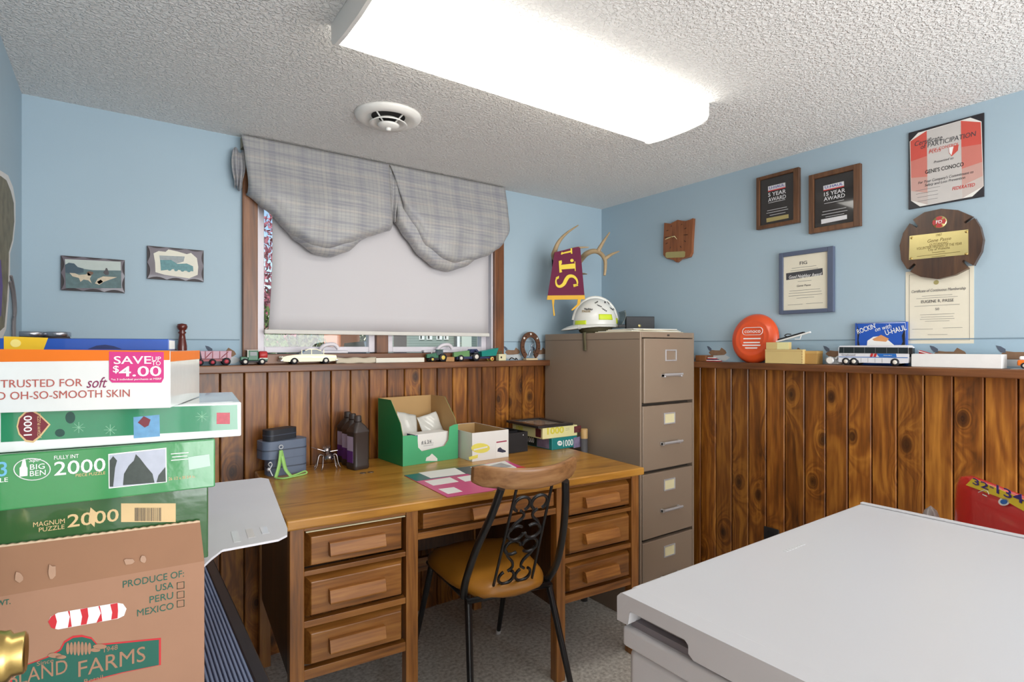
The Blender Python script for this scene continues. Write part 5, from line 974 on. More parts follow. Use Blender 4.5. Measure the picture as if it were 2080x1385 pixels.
plate(ck_, 'brass_plate', c3((90, 790), (100, 782), (245, 774), (253, 782), (250, 818), (240, 826), (100, 830), (90, 822)), M_brs2, t=.001, base=B)
# certificate of participation on a black board
ct = rwall('participation_certificate', 'red and white certificate of participation with black corners', 'certificate', *c4((175, 165))[0]); O = c4((176, 166), (600, 54), (612, 518), (186, 600)); x0, x1, z0, z1 = bounds(ct, O, -.006); B = -.0062
part('board', MB().box(x0, x1, -.006, 0, z0, z1), mat('board_black', (36, 34, 40), .4), ct, bevel=.001)
plate(ct, 'paper', c4((188, 215), (236, 165), (530, 80), (592, 102), (604, 465), (540, 524), (246, 580), (196, 548)), M_wp, -.0003, base=B)
M_cr = mat('cert_red', (206, 84, 72), .55, var=.05)
for (t0, t1, cc) in ((0, .34, (206, 84, 72)), (.34, .62, (204, 122, 110)), (.62, .84, (200, 158, 148)), (.84, 1, (198, 186, 180))):
    mm = mat('cert_red_%d' % cc[1], cc, .55, var=.04); Lx = lambda p0, p1, t: (p0[0] + (p1[0] - p0[0]) * t, p0[1] + (p1[1] - p0[1]) * t)
    for l0, l1, r0, r1 in (((192, 214), (198, 546), (284, 154), (290, 570)), ((476, 98), (484, 534), (588, 106), (602, 466))):
        plate(ct, 'red_bar', c4(Lx(l0, l1, t0), Lx(r0, r1, t0), Lx(r0, r1, t1), Lx(l0, l1, t1)), mm, -.0007, base=B)
plate(ct, 'grey_panel', c4((285, 155), (475, 98), (483, 534), (291, 569)), mat('cert_grey', (200, 196, 192), .55), -.0007, base=B)
T(ct, 'Certificate', *c4((290, 212))[0], 10, M_ink, 56, y=-.0014, base=B, shear=.3); T(ct, 'of PARTICIPATION', *c4((400, 210))[0], 10, M_ink, 112, y=-.0014, base=B, shear=.1)
T(ct, 'RISK CONTROL', *c4((382, 248))[0], 6, M_cr, 60, y=-.0014, base=B); T(ct, 'PLUS', *c4((330, 270))[0], 6, M_cr, 24, y=-.0014, base=B); plate(ct, 'shield_mark', c4((408, 245), (464, 232), (460, 265), (425, 298), (410, 280)), M_cr, -.0012, base=B); plate(ct, 'shield_mark', c4((410, 248), (436, 242), (424, 292), (412, 278)), WHITE, -.0016, base=B)
T(ct, 'Presented to', *c4((378, 320))[0], 5, M_ink, 40, y=-.0014, base=B, shear=.3); T(ct, "GENE'S CONOCO", *c4((382, 366))[0], 8, BLACK, 78, y=-.0014, base=B, bold=.01)
T(ct, "For Your Company's Commitment to", *c4((386, 418))[0], 5.5, M_ink, 112, y=-.0014, base=B, shear=.25); T(ct, 'Safety and Loss Prevention', *c4((384, 440))[0], 5.5, M_ink, 82, y=-.0014, base=B, shear=.25); T(ct, 'FEDERATED', *c4((490, 470))[0], 7, mat('fed_red', (196, 52, 40), .5), 46, y=-.0014, base=B, bold=.008, shear=.2)
fl_lines(ct, B - .0008, [(*c4((290, 480))[0], 50), (*c4((285, 500))[0], 44), (*c4((290, 520))[0], 42), (*c4((290, 542))[0], 40)], GREYP, .0012)
# membership paper, then the fire plaque over it
mp_ = rwall('membership_certificate', 'cream membership certificate pinned below the fire plaque', 'certificate', *c4((150, 942))[0]); O = c4((150, 945), (548, 918), (551, 1350), (180, 1352)); x0, x1, z0, z1 = bounds(mp_, O, -.001); B = -.0012
part('paper', MB().box(x0, x1, -.001, 0, z0, z1), M_pap, mp_); part('border', MB().tube([(a, B, b) for a, b in ((x0 + .012, z0 + .012), (x1 - .012, z0 + .012), (x1 - .012, z1 - .012), (x0 + .012, z1 - .012))], .0006, 4, closed=True), GREYP, mp_)
part('seal', MB().disc((*[(face(mp_, *c4((338, 1007))[0])[0])], B - .0004, face(mp_, *c4((338, 1007))[0])[1]), .008, 20), M_brs2, mp_)
T(mp_, 'Certificate of Continuous Membership', *c4((345, 1050))[0], 6, GREYP, 110, base=B, shear=.3); T(mp_, 'EUGENE R. PASSE', *c4((342, 1112))[0], 6, M_ink, 66, base=B); T(mp_, '50', *c4((343, 1157))[0], 5, GREYP, 8, base=B)
fl_lines(mp_, B, [(*c4((342, 1080))[0], 62), (*c4((342, 1092))[0], 84), (*c4((342, 1136))[0], 92), (*c4((343, 1186))[0], 70), (*c4((343, 1200))[0], 66), (*c4((343, 1212))[0], 70), (*c4((343, 1224))[0], 50), (*c4((260, 1270))[0], 42), (*c4((430, 1262))[0], 40), (*c4((345, 1300))[0], 40)], GREYP, .0010)
fd = rwall('fire_plaque', 'dark walnut fire department plaque with a brass plate', 'plaque', *c4((365, 790))[0]); B = -.022; fd.location.x -= .0015
ol = c4((205, 655), (270, 612), (365, 592), (460, 600), (540, 634), (492, 668), (502, 676), (552, 644), (584, 695), (601, 765), (590, 832), (546, 912), (490, 878), (482, 890), (516, 926), (440, 965), (345, 988), (250, 975), (190, 947), (222, 908), (212, 898), (174, 934), (140, 880), (131, 800), (150, 730), (188, 674), (226, 700), (236, 690))
part('board', MB().prism([face(fd, a, b, B) for a, b in ol], B, 0, 'y'), wood('plaque_walnut', (40, 24, 16), (74, 48, 30), (100, 70, 44), 'Z', 10, .08, .35, tone=0), fd, bevel=.004)
plate(fd, 'brass_plate', c4((188, 746), (518, 709), (519, 850), (184, 881)), M_brs2, t=.0012, base=B)
for q in ((200, 757), (508, 722), (196, 872), (506, 847)): p = face(fd, *c4(q)[0], B); part('screw', MB().ball((p[0], B - .0014, p[1]), .0045, .002, .0045, 10, 6), M_brass, fd)
M_eng = mat('engraving', (112, 92, 44), .5); T(fd, '1987', *c4((352, 741))[0], 5, M_eng, 12, y=-.0018, base=B); T(fd, 'Gene Passe', *c4((352, 768))[0], 7, M_eng, 48, y=-.0018, base=B, shear=.3); T(fd, 'OUTSTANDING', *c4((352, 790))[0], 5, M_eng, 38, y=-.0018, base=B); T(fd, 'VOLUNTEER FIREMAN OF THE YEAR', *c4((352, 804))[0], 5.5, M_eng, 92, y=-.0018, base=B); T(fd, 'City of Wabasha', *c4((352, 818))[0], 5, M_eng, 44, y=-.0018, base=B)
fl_lines(fd, B - .0014, [(*c4((350, 836))[0], 26), (*c4((350, 848))[0], 88), (*c4((350, 860))[0], 28)], M_eng, .0016)
ec = face(fd, *c4((356, 668))[0], B); er = .021; em = part('emblem', MB().lathe([(.0001, -.004), (er, -.003), (er * 1.03, 0)], 28, (ec[0], B, ec[1]), 'y'), M_brs2, fd)
for k in range(4):
    a = k * PI / 2 + PI / 2; part('emblem_arm', MB().prism([(ec[0] + er * r_ * math.cos(a + d_), ec[1] + er * r_ * math.sin(a + d_)) for r_, d_ in ((.25, -.9), (.92, -.55), (.98, 0), (.92, .55), (.25, .9))], B - .0052, B - .0042, 'y'), mat('emblem_red', (176, 36, 40), .3), em)
part('emblem_centre', MB().disc((ec[0], B - .0058, ec[1]), er * .45, 20), mat('emblem_red', (176, 36, 40)), em); text('FD', .016, (ec[0], B - .0064, ec[1]), em, WHITE, bold=.008)
# scalloped plaques left of the window
M_plq = mat('charred_wood', (92, 82, 92), .35, var=.2, vscale=30, coat=.4); M_plqd = mat('charred_edge', (42, 30, 34), .5, var=.2)
def scalloped(lab, pts, img):
    p = at(*pts[0], Y=YW - .0005); rt = root('picture_plaque', lab, 'plaque', (p.x, YW - .0005, p.z), 0, 'scalloped picture plaques'); B = -.014; x0, x1, z0, z1 = bounds(rt, pts, B)
    def edge(a, b, n, amp):
        out = []; a, b = Vector(a), Vector(b); d = (b - a); nn = Vector((-d.y, d.x)).normalized()
        for k in range(n * 6):
            t = k / (n * 6); out.append(tuple(a + d * t + nn * amp * abs(math.sin(t * n * PI))))
        return out
    o_ = edge((x0, z1), (x0, z0), 2, .009) + edge((x0, z0), (x1, z0), 3, .009) + edge((x1, z0), (x1, z1), 2, .008) + edge((x1, z1), (x0, z1), 3, .007)
    part('board', MB().box(x0, x1, -.010, 0, z0, z1), M_plqd, rt); part('face_board', MB().prism(o_, B, -.010, 'y'), M_plq, rt, bevel=.0012); img(rt, B)
def c2(*pts): return [(100 + x / 6.303, 490 + y / 6.303) for x, y in pts]
def hunt(rt, B):
    plate(rt, 'picture', c2((200, 228), (915, 262), (925, 600), (212, 600)), mat('meadow_print', (84, 110, 112), .5, var=.45, vscale=70), base=B); plate(rt, 'sky_print', c2((200, 228), (915, 262), (918, 375), (560, 370), (350, 340), (205, 300)), mat('sky_print', (186, 196, 190), .5, var=.1, vscale=30), -.0007, base=B)
    plate(rt, 'bush_print', c2((205, 300), (250, 275), (320, 285), (365, 330), (440, 350), (440, 400), (300, 420), (210, 400)), mat('bush_print', (54, 78, 92), .5, var=.2, vscale=60), -.0011, base=B)
    M_dog = mat('dog_print', (206, 190, 164), .5, var=.2, vscale=120); M_dogb = mat('dog_brown', (112, 78, 58), .5, var=.2, vscale=120)
    for pts, m in ((((260, 405), (330, 410), (380, 430), (470, 425), (500, 400), (540, 440), (520, 480), (545, 540), (500, 500), (440, 490), (400, 520), (380, 470), (300, 450)), M_dog), (((482, 400), (510, 382), (560, 395), (565, 415), (530, 440), (495, 440)), M_dogb), (((585, 540), (620, 480), (690, 450), (790, 455), (870, 460), (780, 490), (700, 520), (640, 560)), M_dog), (((610, 520), (660, 490), (690, 520), (640, 550)), M_dogb), (((690, 400), (715, 370), (725, 342), (742, 345), (765, 400), (760, 430), (720, 432)), mat('hunter_print', (70, 66, 70), .5))): plate(rt, 'figure_print', c2(*pts), m, -.0015, base=B)
def loco(rt, B):
    plate(rt, 'torn_paper', c2((1335, 155), (1400, 125), (1490, 135), (1525, 105), (1640, 130), (1760, 165), (1815, 150), (1890, 215), (1908, 330), (1900, 430), (1790, 475), (1620, 450), (1480, 430), (1360, 395), (1355, 270)), mat('parchment', (226, 222, 206), .6, var=.06, vscale=40), base=B); M_loc = mat('loco_teal', (92, 140, 144), .5, var=.35, vscale=120)
    plate(rt, 'coach_print', c2((1410, 182), (1735, 195), (1720, 260), (1580, 300), (1560, 350), (1430, 350), (1420, 250)), mat('coach_grey', (150, 158, 160), .5, var=.25, vscale=120), -.0007, base=B); plate(rt, 'loco_print', c2((1420, 240), (1560, 240), (1640, 290), (1760, 285), (1840, 320), (1845, 385), (1700, 375), (1600, 355), (1430, 375)), M_loc, -.0011, base=B)
    for k in range(5): plate(rt, 'wheel_print', [(a + .0, b) for a, b in [(100 + x / 6.303, 490 + y / 6.303) for x, y in oval(1460 + 82 * k, 350 + 6 * k, 26, 22, 12)]], M_loc, -.0015, base=B)
scalloped('dark scalloped plaque with a picture of hunting dogs', [(122, 520), (252, 526), (255, 593), (125, 591)], hunt); scalloped('dark scalloped plaque with a torn paper locomotive picture', [(299, 499), (414, 508), (414, 572), (299, 566)], loco)

# ================================================================== CORNER: antlers, pennant, helmet, papers
def c1(x, y): return (1040 + x / 4.073, 430 + y / 4.073)
M_ant = mat('antler_bone', (176, 152, 116), .55, var=.22, vscale=30, bump=.2, bscale=80); an = root('antler_mount', 'deer antlers on a dark mount in the corner above the cabinet', 'antlers', (2.10, YW - .0005, 1.66))
part('mount', MB().prism([(-.09, .10), (-.05, .13), (.05, .13), (.09, .10), (.08, -.04), (0, -.13), (-.08, -.04)], -.022, 0, 'y'), mat('mount_black', (32, 30, 34), .5), an, bevel=.003); part('skull_cap', MB().ball((0, -.04, .03), .05, .035, .045), mat('hide_brown', (92, 74, 54), .8, var=.2), an)
def ap(x, y, Y): p = at(*c1(x, y), Y=Y); return p - an.location
def horn(name, pts, rad):
    path = bez(pts, 6); n = len(path); part(name, MB().tube(path, [rad[0] + (rad[1] - rad[0]) * (k / (n - 1)) ** 1.3 for k in range(n)], 10), M_ant, an)
horn('beam', [Vector((-.03, -.06, .04)), ap(352, 380, 2.30), ap(356, 320, 2.26), ap(390, 245, 2.24), ap(455, 175, 2.24), ap(548, 112, 2.24)], (.017, .003)); horn('tine', [ap(440, 330, 2.27), ap(540, 300, 2.2), ap(635, 293, 2.16)], (.010, .002))
horn('beam', [Vector((.03, -.06, .04)), ap(575, 390, 2.32), ap(620, 345, 2.26), ap(680, 326, 2.22), ap(732, 345, 2.19), ap(768, 395, 2.16), ap(772, 460, 2.15), ap(765, 528, 2.15)], (.017, .007))
horn('tine', [ap(712, 325, 2.20), ap(755, 250, 2.18), ap(808, 170, 2.18)], (.012, .003)); horn('tine', [ap(768, 390, 2.16), ap(825, 352, 2.15), ap(886, 328, 2.15)], (.011, .003)); horn('tine', [ap(560, 515, 2.3), ap(590, 513, 2.24), ap(622, 516, 2.2)], (.007, .002))
M_mar = mat('maroon_felt', (104, 30, 62), .85, var=.06, bump=.1, bscale=500); M_gld = mat('gold_felt', (222, 172, 58), .8, var=.05); M_let = mat('yellow_felt', (232, 206, 70), .75, var=.04)
p = at(1150, 555, Y=2.19); pn = root('pennant', 'maroon felt pennant with gold letters hung over the antlers', 'pennant', p, -YAW + R(8))
def cl(*pts): return [c1(x, y) for x, y in pts]
part('felt', MB().prism([face(pn, *q) for q in cl((352, 335), (550, 290), (565, 300), (600, 693), (296, 693), (340, 420))], 0, .004, 'y'), M_mar, pn); part('gold_band', MB().prism([face(pn, *q) for q in cl((294, 693), (601, 690), (604, 724), (290, 728))], -.001, .005, 'y'), M_gld, pn)
for q in (((330, 726), (352, 726), (346, 780), (356, 858), (344, 862), (338, 790)), ((545, 724), (572, 724), (560, 770), (500, 818), (490, 812), (540, 765))): part('tie', MB().prism([face(pn, *z_) for z_ in cl(*q)], .0, .004, 'y'), M_gld, pn)
# slab-serif letters, reading upwards
def letter(polys, name='letter'):
    for q in polys: part(name, MB().prism([face(pn, *z_) for z_ in cl(*q)], -.003, -.0008, 'y'), M_let, pn)
letter([((392, 505), (386, 408), (410, 402), (412, 425), (404, 440), (518, 428), (516, 412), (522, 412), (526, 490), (520, 492), (518, 470), (408, 478), (414, 500))]); letter([tuple((495 + 14 * math.cos(a), 404 + 13 * math.sin(a)) for a in [k * PI / 8 for k in range(16)])]); letter([((402, 352), (412, 330), (418, 338), (484, 322), (484, 304), (496, 302), (498, 348), (488, 348), (486, 336), (420, 350), (412, 356))])
S_ = [(-.0, 0)]; sp = bez([Vector((x, y, 0)) for x, y in ((372, 540), (362, 575), (372, 610), (398, 618), (428, 598), (448, 560), (470, 535), (505, 535), (532, 560), (540, 595), (520, 618))], 5); n = len(sp); left, right = [], []
for k, q in enumerate(sp):
    t_ = (sp[min(k + 1, n - 1)] - sp[max(k - 1, 0)]).normalized(); wd = 5 + 10 * math.sin(PI * k / (n - 1)) ** 2; nn = Vector((-t_.y, t_.x, 0)); left.append(q + nn * wd); right.append(q - nn * wd)
mb = MB(); vs = [(face(pn, *c1(q.x, q.y))[0], -.002, face(pn, *c1(q.x, q.y))[1]) for pair in zip(left, right) for q in pair]; mb._add(vs, [(2 * i, 2 * i + 1, 2 * i + 3, 2 * i + 2) for i in range(n - 1)]); part('letter', mb, M_let, pn, solid=.002)
letter([((360, 545), (388, 530), (386, 552), (372, 560)), ((505, 600), (538, 598), (548, 612), (510, 624))])
# fire helmet
hl = root('fire_helmet', 'signed white fire helmet with lime reflective patches on the cabinet', 'helmet', (2.068, 2.150, FH + .0005), -YAW); M_hel = mat('helmet_white', (226, 226, 220), .28, var=.02, coat=.3); M_limey = mat('lime_reflective', (204, 222, 50), .4, var=.04); M_olv = mat('olive_web', (98, 92, 66), .8, var=.1)
def dome(az, el, k=1.0): return Vector((.118 * k * math.cos(el) * math.cos(az) + .008, .100 * k * math.cos(el) * math.sin(az), .040 + .150 * k * math.sin(el) ** .92))
part('shell', MB().grid(lambda u, v: dome(2 * PI * u, v * PI / 2 * .999), 40, 14, True, True), M_hel, hl)
part('ridge', MB().grid(lambda u, v: dome(0, PI * (.14 + .78 * u)) * 1.0 + Vector((0, (v - .5) * .03, .006 * math.sin(PI * v))) if True else None, 20, 6) if False else MB().tube([Vector((.008 + .118 * math.cos(a), 0, .040 + .152 * math.sin(a) ** .92)) for a in [PI * (.06 + .88 * k / 20) for k in range(21)]], .010, 10), M_hel, hl)
def brim(u, v):
    a = 2 * PI * u; inn = Vector((.112 * math.cos(a) + .008, .096 * math.sin(a), .046)); back = max(0, -math.cos(a)); out = Vector(((.128 + .052 * back ** 1.5) * math.cos(a) + .008, .118 * math.sin(a), .034 - .016 * back ** 1.4)); q = inn.lerp(out, v); q.z += .004 * math.sin(PI * v); return q
part('brim', MB().grid(brim, 44, 5, True, True), M_hel, hl, solid=.005)
def patch(name, m, az0, az1, e0, e1, k=1.012): part(name, MB().grid(lambda u, v: dome(R(az0 + (az1 - az0) * u), R(e0 + (e1 - e0) * v), k), 10, 4), m, hl, solid=.001)
patch('reflective_patch', M_limey, -88, -48, 10, 21); patch('reflective_patch', M_limey, -30, -12, 4, 14); patch('reflective_patch', M_limey, -160, -120, 2, 9)
M_pen = mat('marker_ink', (50, 50, 52), .6)
rs = random.Random(4)
for k in range(9):
    az, el = -130 + 14 * k + rs.uniform(-4, 4), 32 + 22 * rs.random(); sl_ = rs.uniform(-1, 1)
    part('signature', MB().tube([dome(R(az + 14 * t), R(el + sl_ * 12 * t + 2.2 * math.sin(22 * t)), 1.008) for t in [j / 16 for j in range(17)]], .0012, 4), M_pen, hl)
o = text('PASSE', .018, dome(R(-122), R(27), 1.03), hl, M_brass, bold=.008, rot=(R(68), 0, R(-26)))
M_vis = glass_mat('smoky_visor', (.62, .62, .56), .3); part('visor', MB().grid(lambda u, v: (.124 + .030 * math.sin(PI * v * .7), -.085 + .17 * u, .035 + .085 * v), 12, 8), M_vis, hl, solid=.002); part('visor_pivot', MB().box(.112, .15, -.094, -.084, .030, .046), M_kb, hl, bevel=.003)
part('liner', MB().lathe([(.0001, .002), (.07, .002), (.085, .01), (.09, .034), (.0001, .036)], 24, (.008, 0, 0)), M_olv, hl); part('d_ring', MB().tube([(-.088 + .009 * math.cos(a), -.108, .032 + .010 * math.sin(a)) for a in [k * PI / 6 for k in range(12)]], .0016, 5, closed=True), M_chr, hl)
sp_ = at(1186, 690, X=1.922); st = root('chin_strap', 'olive webbing chin strap hanging from the helmet over the cabinet side', 'strap', (1.9255, sp_.y, FH)); mb = MB(); st_pts = bez([(.06, .012, .0035), (.012, .004, .004), (-.003, 0, -.004), (-.003, -.004, -.05), (-.003, -.006, -.088)], 6)
vs = []
for q in st_pts: vs += [q + Vector((0, -.011, 0)), q + Vector((0, .011, 0))]
mb._add(vs, [(2 * i, 2 * i + 1, 2 * i + 3, 2 * i + 2) for i in range(len(st_pts) - 1)], True); part('webbing', mb, M_olv, st, solid=.002)
M_man = mat('manila', (222, 212, 182), .7, var=.04)
for k, (x_, y_, a, w_, d_, m, lb) in enumerate(((2.125, 1.885, 3, .36, .26, M_man, 'manila folder at the bottom of the paper pile on the filing cabinet'), (2.135, 1.895, -4, .33, .24, M_wp, 'white sheaf in the middle of the paper pile on the filing cabinet'), (2.15, 1.885, 6, .30, .22, M_man, 'upper manila folder of the paper pile on the filing cabinet'), (2.14, 1.88, -9, .27, .20, M_wp, 'topmost white sheaf of the paper pile on the filing cabinet'))):
    tag(part('paper_sheaf', MB().box(-w_ / 2, w_ / 2, -d_ / 2, d_ / 2, 0, .0042), m, loc=(x_, y_, FH + .0006 + .0046 * k), rot=(0, 0, R(a)), bevel=.0008), lb, 'papers', 'papers on the filing cabinet')
p = at(1306, 655, X=2.262); wl_ = root('wallet', 'black folded leather wallet propped behind the papers', 'wallet', (2.265, p.y + .02, FH + .0006), -YAW + R(6)); part('leather', MB().box(-.078, .078, 0, .022, 0, .092), mat('black_leather', (46, 48, 52), .6, var=.1, bump=.2, bscale=150), wl_, bevel=.004, seg=3); part('badge', MB().lathe([(.0001, -.0015), (.008, -.001), (.009, 0)], 6, (-.005, -.0002, .042), 'y'), M_brs2, wl_)

# ================================================================== RED TISSUE PACK BEHIND THE FREEZER
cbx = root('cardboard_box', 'plain cardboard box under the red tissue pack behind the freezer', 'carton', (1.775, .315, 0), R(-139)); part('box_body', MB().box(-.19, .19, -.11, .11, 0, .44), M_kraft, cbx, bevel=.002); part('tape_strip', MB().box(-.19, .19, -.02, .02, .44, .4405), M_tape, cbx)
pk = root('tissue_pack', 'red plastic wrapped paper roll pack with a yellow band behind the freezer', 'tissue pack', (1.884, .566, .4412), R(-139)); PKW, PKD, PKH = .50, .24, .486; M_pk = mat('red_film', (208, 30, 36), .22, var=.06, vscale=8, bump=.25, bscale=16, coat=.5)
def pkf(u, v):
    a = 2 * PI * u; n_ = 5.5; ca, sa = math.cos(a), math.sin(a); x = math.copysign(abs(ca) ** (2 / n_), ca); y = math.copysign(abs(sa) ** (2 / n_), sa)
    ring = [(.0001, 0), (.86, 0), (.97, .03), (1, .10), (1.0, .80), (.985, .90), (.94, .965), (.82, 1.0), (.0001, 1.0)][round(v * 8)]
    yy = PKD / 2 + y * ring[0] * PKD / 2; return (PKW / 2 + x * ring[0] * PKW / 2, yy, ring[1] * (PKH - .13 * yy / PKD))
part('wrap', MB().grid(pkf, 64, 8, True, True), M_pk, pk)
def pkp(px, py, y=-.002): q = face(pk, px, py, y); return q
def pplate(nm, pts, m, y=-.0015): part(nm, MB().prism([pkp(a, b, y) for a, b in pts], y - .0004, y + .001, 'y'), m, pk)
M_pky = mat('pack_yellow', (238, 210, 60), .3); pplate('yellow_band', [(1962, 985), (1976, 971), (2098, 1022), (2098, 1048), (2030, 1010)], M_pky)
M_pur = mat('pack_purple', (62, 46, 130), .4); T(pk, '32', 1992, 983, 13, M_pur, 32, base=-.002, y=-.0012, bold=.008, tilt=0); T(pk, '=', 2015, 990, 8, M_pur, 8, base=-.002, y=-.0012); T(pk, '134', 2048, 1003, 18, M_pur, 54, base=-.002, y=-.0012, bold=.008)
pplate('white_oval', oval(2039, 1019, 11, 8), WHITE); pplate('blue_oval', oval(2039, 1019, 7, 5), mat('oval_blue', (44, 110, 190), .4), -.0022)
part('tree_mark', MB().tube([(pkp(a, b)[0], -.0026, pkp(a, b)[1]) for a, b in ((1988, 1000), (1993, 998), (2000, 995), (2007, 998), (2009, 1004))], .0009, 5), WHITE, pk); fl = face(pk, 1996, 1004, -.002); part('printed_line', MB().box(fl[0], fl[0] + .018, -.0026, -.002, fl[1] - .001, fl[1] + .001), WHITE, pk)
part('yellow_corner', MB().box(-.0012, .0006, .04, .12, PKH * .72, PKH * .88), M_pky, pk)
tag(part('plastic_bag', MB().ball((0, 0, .16), .075, .055, .16, 20, 12), mat('grey_film', (150, 140, 136), .2, var=.15, vscale=30), loc=(1.955, .617, 0)), 'grey plastic bag standing left of the red tissue pack', 'bag')
bpy.data.objects['plastic_bag.003'].scale = (1, 1, 2.45)
ou = root('wall_outlet', 'dark outlet plate low on the right wainscot beside the freezer corner', 'outlet', (XR - .0225, 1.344, .39), R(-90)); part('plate', MB().box(-.035, .035, -.006, 0, -.057, .057), M_kb, ou, bevel=.003); part('socket', MB().box(-.016, .016, -.008, -.006, .008, .04), M_ribd, ou, bevel=.002); part('socket', MB().box(-.016, .016, -.008, -.006, -.04, -.008), M_ribd, ou, bevel=.002)
# ================================================================== OUTSIDE THE WINDOW
M_grass = mat('lawn', (104, 122, 72), .9, var=.3, vscale=3)
struct(part('ground', MB().box(-25, 70, YW + .3, 90, -.5, -.4), M_grass))
def out(name, lab, cat, px, d, z0=-.4):
    p = at(px, 705, d=d); return root(name, lab, cat, (p.x, p.y, z0), -YAW)
def W2(d): return d / FPX          # metres per photo pixel at depth d
# grey-green house
d = 30; hs_ = out('house', 'grey green sided house with white windows seen under the blind', 'house', 880, d); k = W2(d)
def sid():
    m, n, l, b = _new('lap_siding'); tc = n.new('ShaderNodeTexCoord'); wv = n.new('ShaderNodeTexWave'); wv.bands_direction = 'Z'; wv.inputs['Scale'].default_value = 2.4; wv.wave_profile = 'SAW'
    rp = ramp(n, [(0, (126, 138, 130)), (.9, (150, 162, 152)), (1, (96, 106, 100))]); l.new(tc.outputs['Object'], wv.inputs['Vector']); l.new(wv.outputs['Fac'], rp.inputs[0]); l.new(rp.outputs[0], b.inputs['Base Color']); b.inputs['Roughness'].default_value = .7; return m
M_sid = sid(); part('wall', MB().box(-95 * k, 75 * k, 0, 6, 0, 4.2), M_sid, hs_); part('roof', MB().prism([(-.4, 4.2), (3, 6.2), (6.4, 4.2)], -100 * k, 80 * k, 'x'), mat('shingle', (84, 80, 78), .9), hs_)
for px0, px1 in ((853, 861), (868, 877), (888, 897), (903, 910)):
    x0, x1 = (px0 - 880) * k, (px1 - 880) * k; w_ = part('window', MB().box(x0 - .03, x1 + .03, -.06, 0, 2.05, 3.4), WHITE, hs_); part('pane', MB().box(x0 + .03, x0 + (x1 - x0) * .55, -.08, -.06, 2.1, 3.35), M_bglass, w_)
part('entry', MB().box((800 - 880) * k, (826 - 880) * k, -.05, 0, .2, 2.6), mat('entry_dark', (70, 62, 60), .6), hs_); part('corner_post', MB().box((923 - 880) * k, (930 - 880) * k, -.3, 0, 0, 4.2), mat('post_dark', (86, 90, 86), .6), hs_); part('porch_post', MB().box((930 - 880) * k, (935 - 880) * k, -.4, -.1, 0, 4.2), WHITE, hs_)
part('louvre_door', MB().box((938 - 880) * k, (958 - 880) * k, -.06, 0, 0, 3.2), mat('louvre_pale', (196, 204, 194), .7, var=.05), hs_)
# brick outbuilding, fence panel, parked car
d = 24; k = W2(d); ob_ = out('shed', 'orange brown shed beyond the left window sash', 'shed', 674, d); part('wall', MB().box(-16 * k, 18 * k, 0, 3, 0, 3.2), mat('shed_orange', (190, 112, 72), .8, var=.1, vscale=4), ob_); part('roof', MB().prism([(-.3, 3.2), (1.5, 4.3), (3.3, 3.2)], -18 * k, 20 * k, 'x'), mat('shed_roof', (120, 84, 66), .9), ob_); part('door', MB().box(-2 * k, 10 * k, -.05, 0, .1, 1.5), mat('shed_door', (206, 190, 170), .7), ob_)
d = 14; k = W2(d); cr_ = out('parked_car', 'dark parked car beyond the left window sash', 'car', 717, d); M_cpaint = mat('car_dark', (52, 60, 64), .25, coat=.5)
part('body', MB().prism([(-46 * k, .35), (-46 * k, .95), (-30 * k, 1.05), (30 * k, 1.05), (46 * k, .95), (46 * k, .35)], 0, 1.7, 'y'), M_cpaint, cr_, bevel=.05); part('cabin', MB().prism([(-30 * k, 1.05), (-20 * k, 1.75), (20 * k, 1.8), (32 * k, 1.05)], .1, 1.6, 'y'), M_bglass, cr_, bevel=.05)
for x_ in (-28, 28): part('wheel', MB().lathe([(.0001, 0), (.32, 0), (.34, .03), (.34, .19), (.32, .22), (.0001, .22)], 20, (x_ * k, -.02, .34), 'y'), M_tyre, cr_)
d = 20; k = W2(d); yt = out('garden_cover', 'yellow tarpaulin covered pile beyond the left sash', 'tarpaulin', 625, d); part('cover', MB().ball((0, .4, .9), 12 * k, .4, 1.0, 16, 10), mat('tarp_yellow', (214, 178, 104), .7, var=.2, vscale=5), yt)
for px_ in (636, 648):
    tag(part('green_post', MB().tube([(at(px_, 705, d=19).x, at(px_, 705, d=19).y, -.4), (at(px_, 705, d=19).x, at(px_, 705, d=19).y, 2.6)], .07, 8), mat('post_green', (70, 128, 110), .6)), ('left' if px_ == 636 else 'right') + ' green post standing between the tarpaulin and the shed', 'post', 'green posts outside')
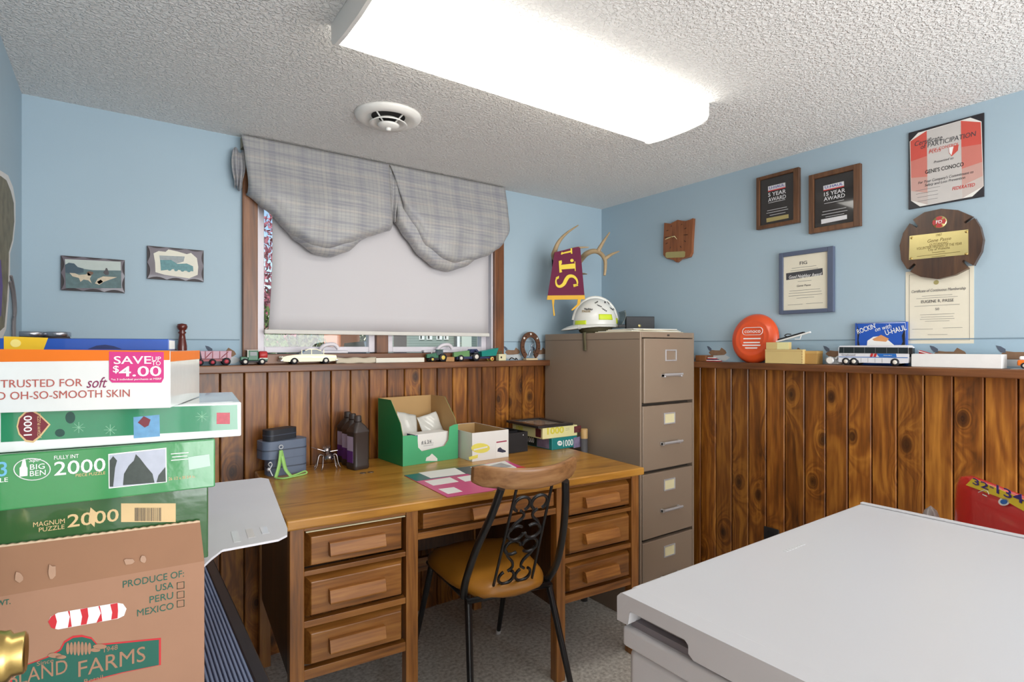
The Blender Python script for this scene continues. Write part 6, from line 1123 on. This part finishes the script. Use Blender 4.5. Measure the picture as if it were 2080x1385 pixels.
# trees
def foliage(n_, c_, r_, size, seed):
    rn = random.Random(seed); mb = MB()
    for q in range(n_):
        while True:
            p = Vector((rn.uniform(-1, 1), rn.uniform(-1, 1), rn.uniform(-1, 1)))
            if .25 < p.length < 1: break
        p = Vector((p.x * r_[0], p.y * r_[1], p.z * r_[2])) + Vector(c_); e = Euler((rn.uniform(0, 6), rn.uniform(0, 6), rn.uniform(0, 6))); s_ = size * rn.uniform(.6, 1.3)
        vs = [p + (e.to_matrix() @ Vector(v)) * s_ for v in ((-1, 0, 0), (0, -.5, .1), (1, 0, 0), (0, .5, .1))]; mb._add(vs, [(0, 1, 2, 3)])
    return mb
M_bark = mat('bark', (84, 66, 52), .9, var=.25, vscale=20)
def tree(lab, px, d, z, r_, n_, size, m, seed, name='tree', cat='tree'):
    t_ = out(name, lab, cat, px, d); part('trunk', MB().tube([(0, 0, 0), (.05, 0, (z + .4) * .6), (0, 0, z + .4)], [.11, .07, .03], 8), M_bark, t_)
    for q in range(5):
        a = q * 1.26; part('branch', MB().tube([(0, 0, (z + .4) * (.45 + .08 * q)), (math.cos(a) * r_[0] * .6, math.sin(a) * r_[1] * .6, (z + .4) * (.75 + .06 * q))], [.04, .012], 6), M_bark, t_)
    part('crown', foliage(n_, (0, 0, z + .4), r_, size, seed), m, t_)['kind'] = 'stuff'
tree('crimson flowering tree seen through the gap left of the blind', 519, 9, 2.35, (1.0, 1.0, 1.25), 2600, .05, mat('crimson_leaf', (196, 116, 128), .7, var=.35, vscale=12), 3)
tree('low green hedge bush below the crimson tree', 524, 8, .95, (.42, .42, .95), 1500, .05, mat('hedge_leaf', (110, 132, 70), .7, var=.3, vscale=12), 5, 'bush', 'bush')
bb_ = out('shrub', 'bare branched shrub outside the left window sash', 'shrub', 612, 11.5)
for q in range(11):
    a = q * .6; part('branch', MB().tube(bez([(0, 0, 0), (.06 * math.cos(a), .06 * math.sin(a), .9), (.22 * math.cos(a), .22 * math.sin(a), 1.5), (.42 * math.cos(a), .42 * math.sin(a), 2.1)], 4), .022, 6), M_bark, bb_)
part('leaves', foliage(500, (0, 0, 1.75), (.5, .5, .35), .05, 9), mat('olive_leaf', (136, 136, 90), .7, var=.3, vscale=10), bb_)['kind'] = 'stuff'
tree('dark far tree standing left of the shed', 585, 34, 2.6, (2.6, 2.6, 2.6), 1800, .18, mat('far_leaf', (82, 100, 72), .8, var=.3, vscale=4), 11); tree('dark far tree standing behind the shed and car', 700, 40, 3.0, (4.5, 3, 3.0), 2600, .2, mat('far_leaf', (82, 100, 72)), 12)
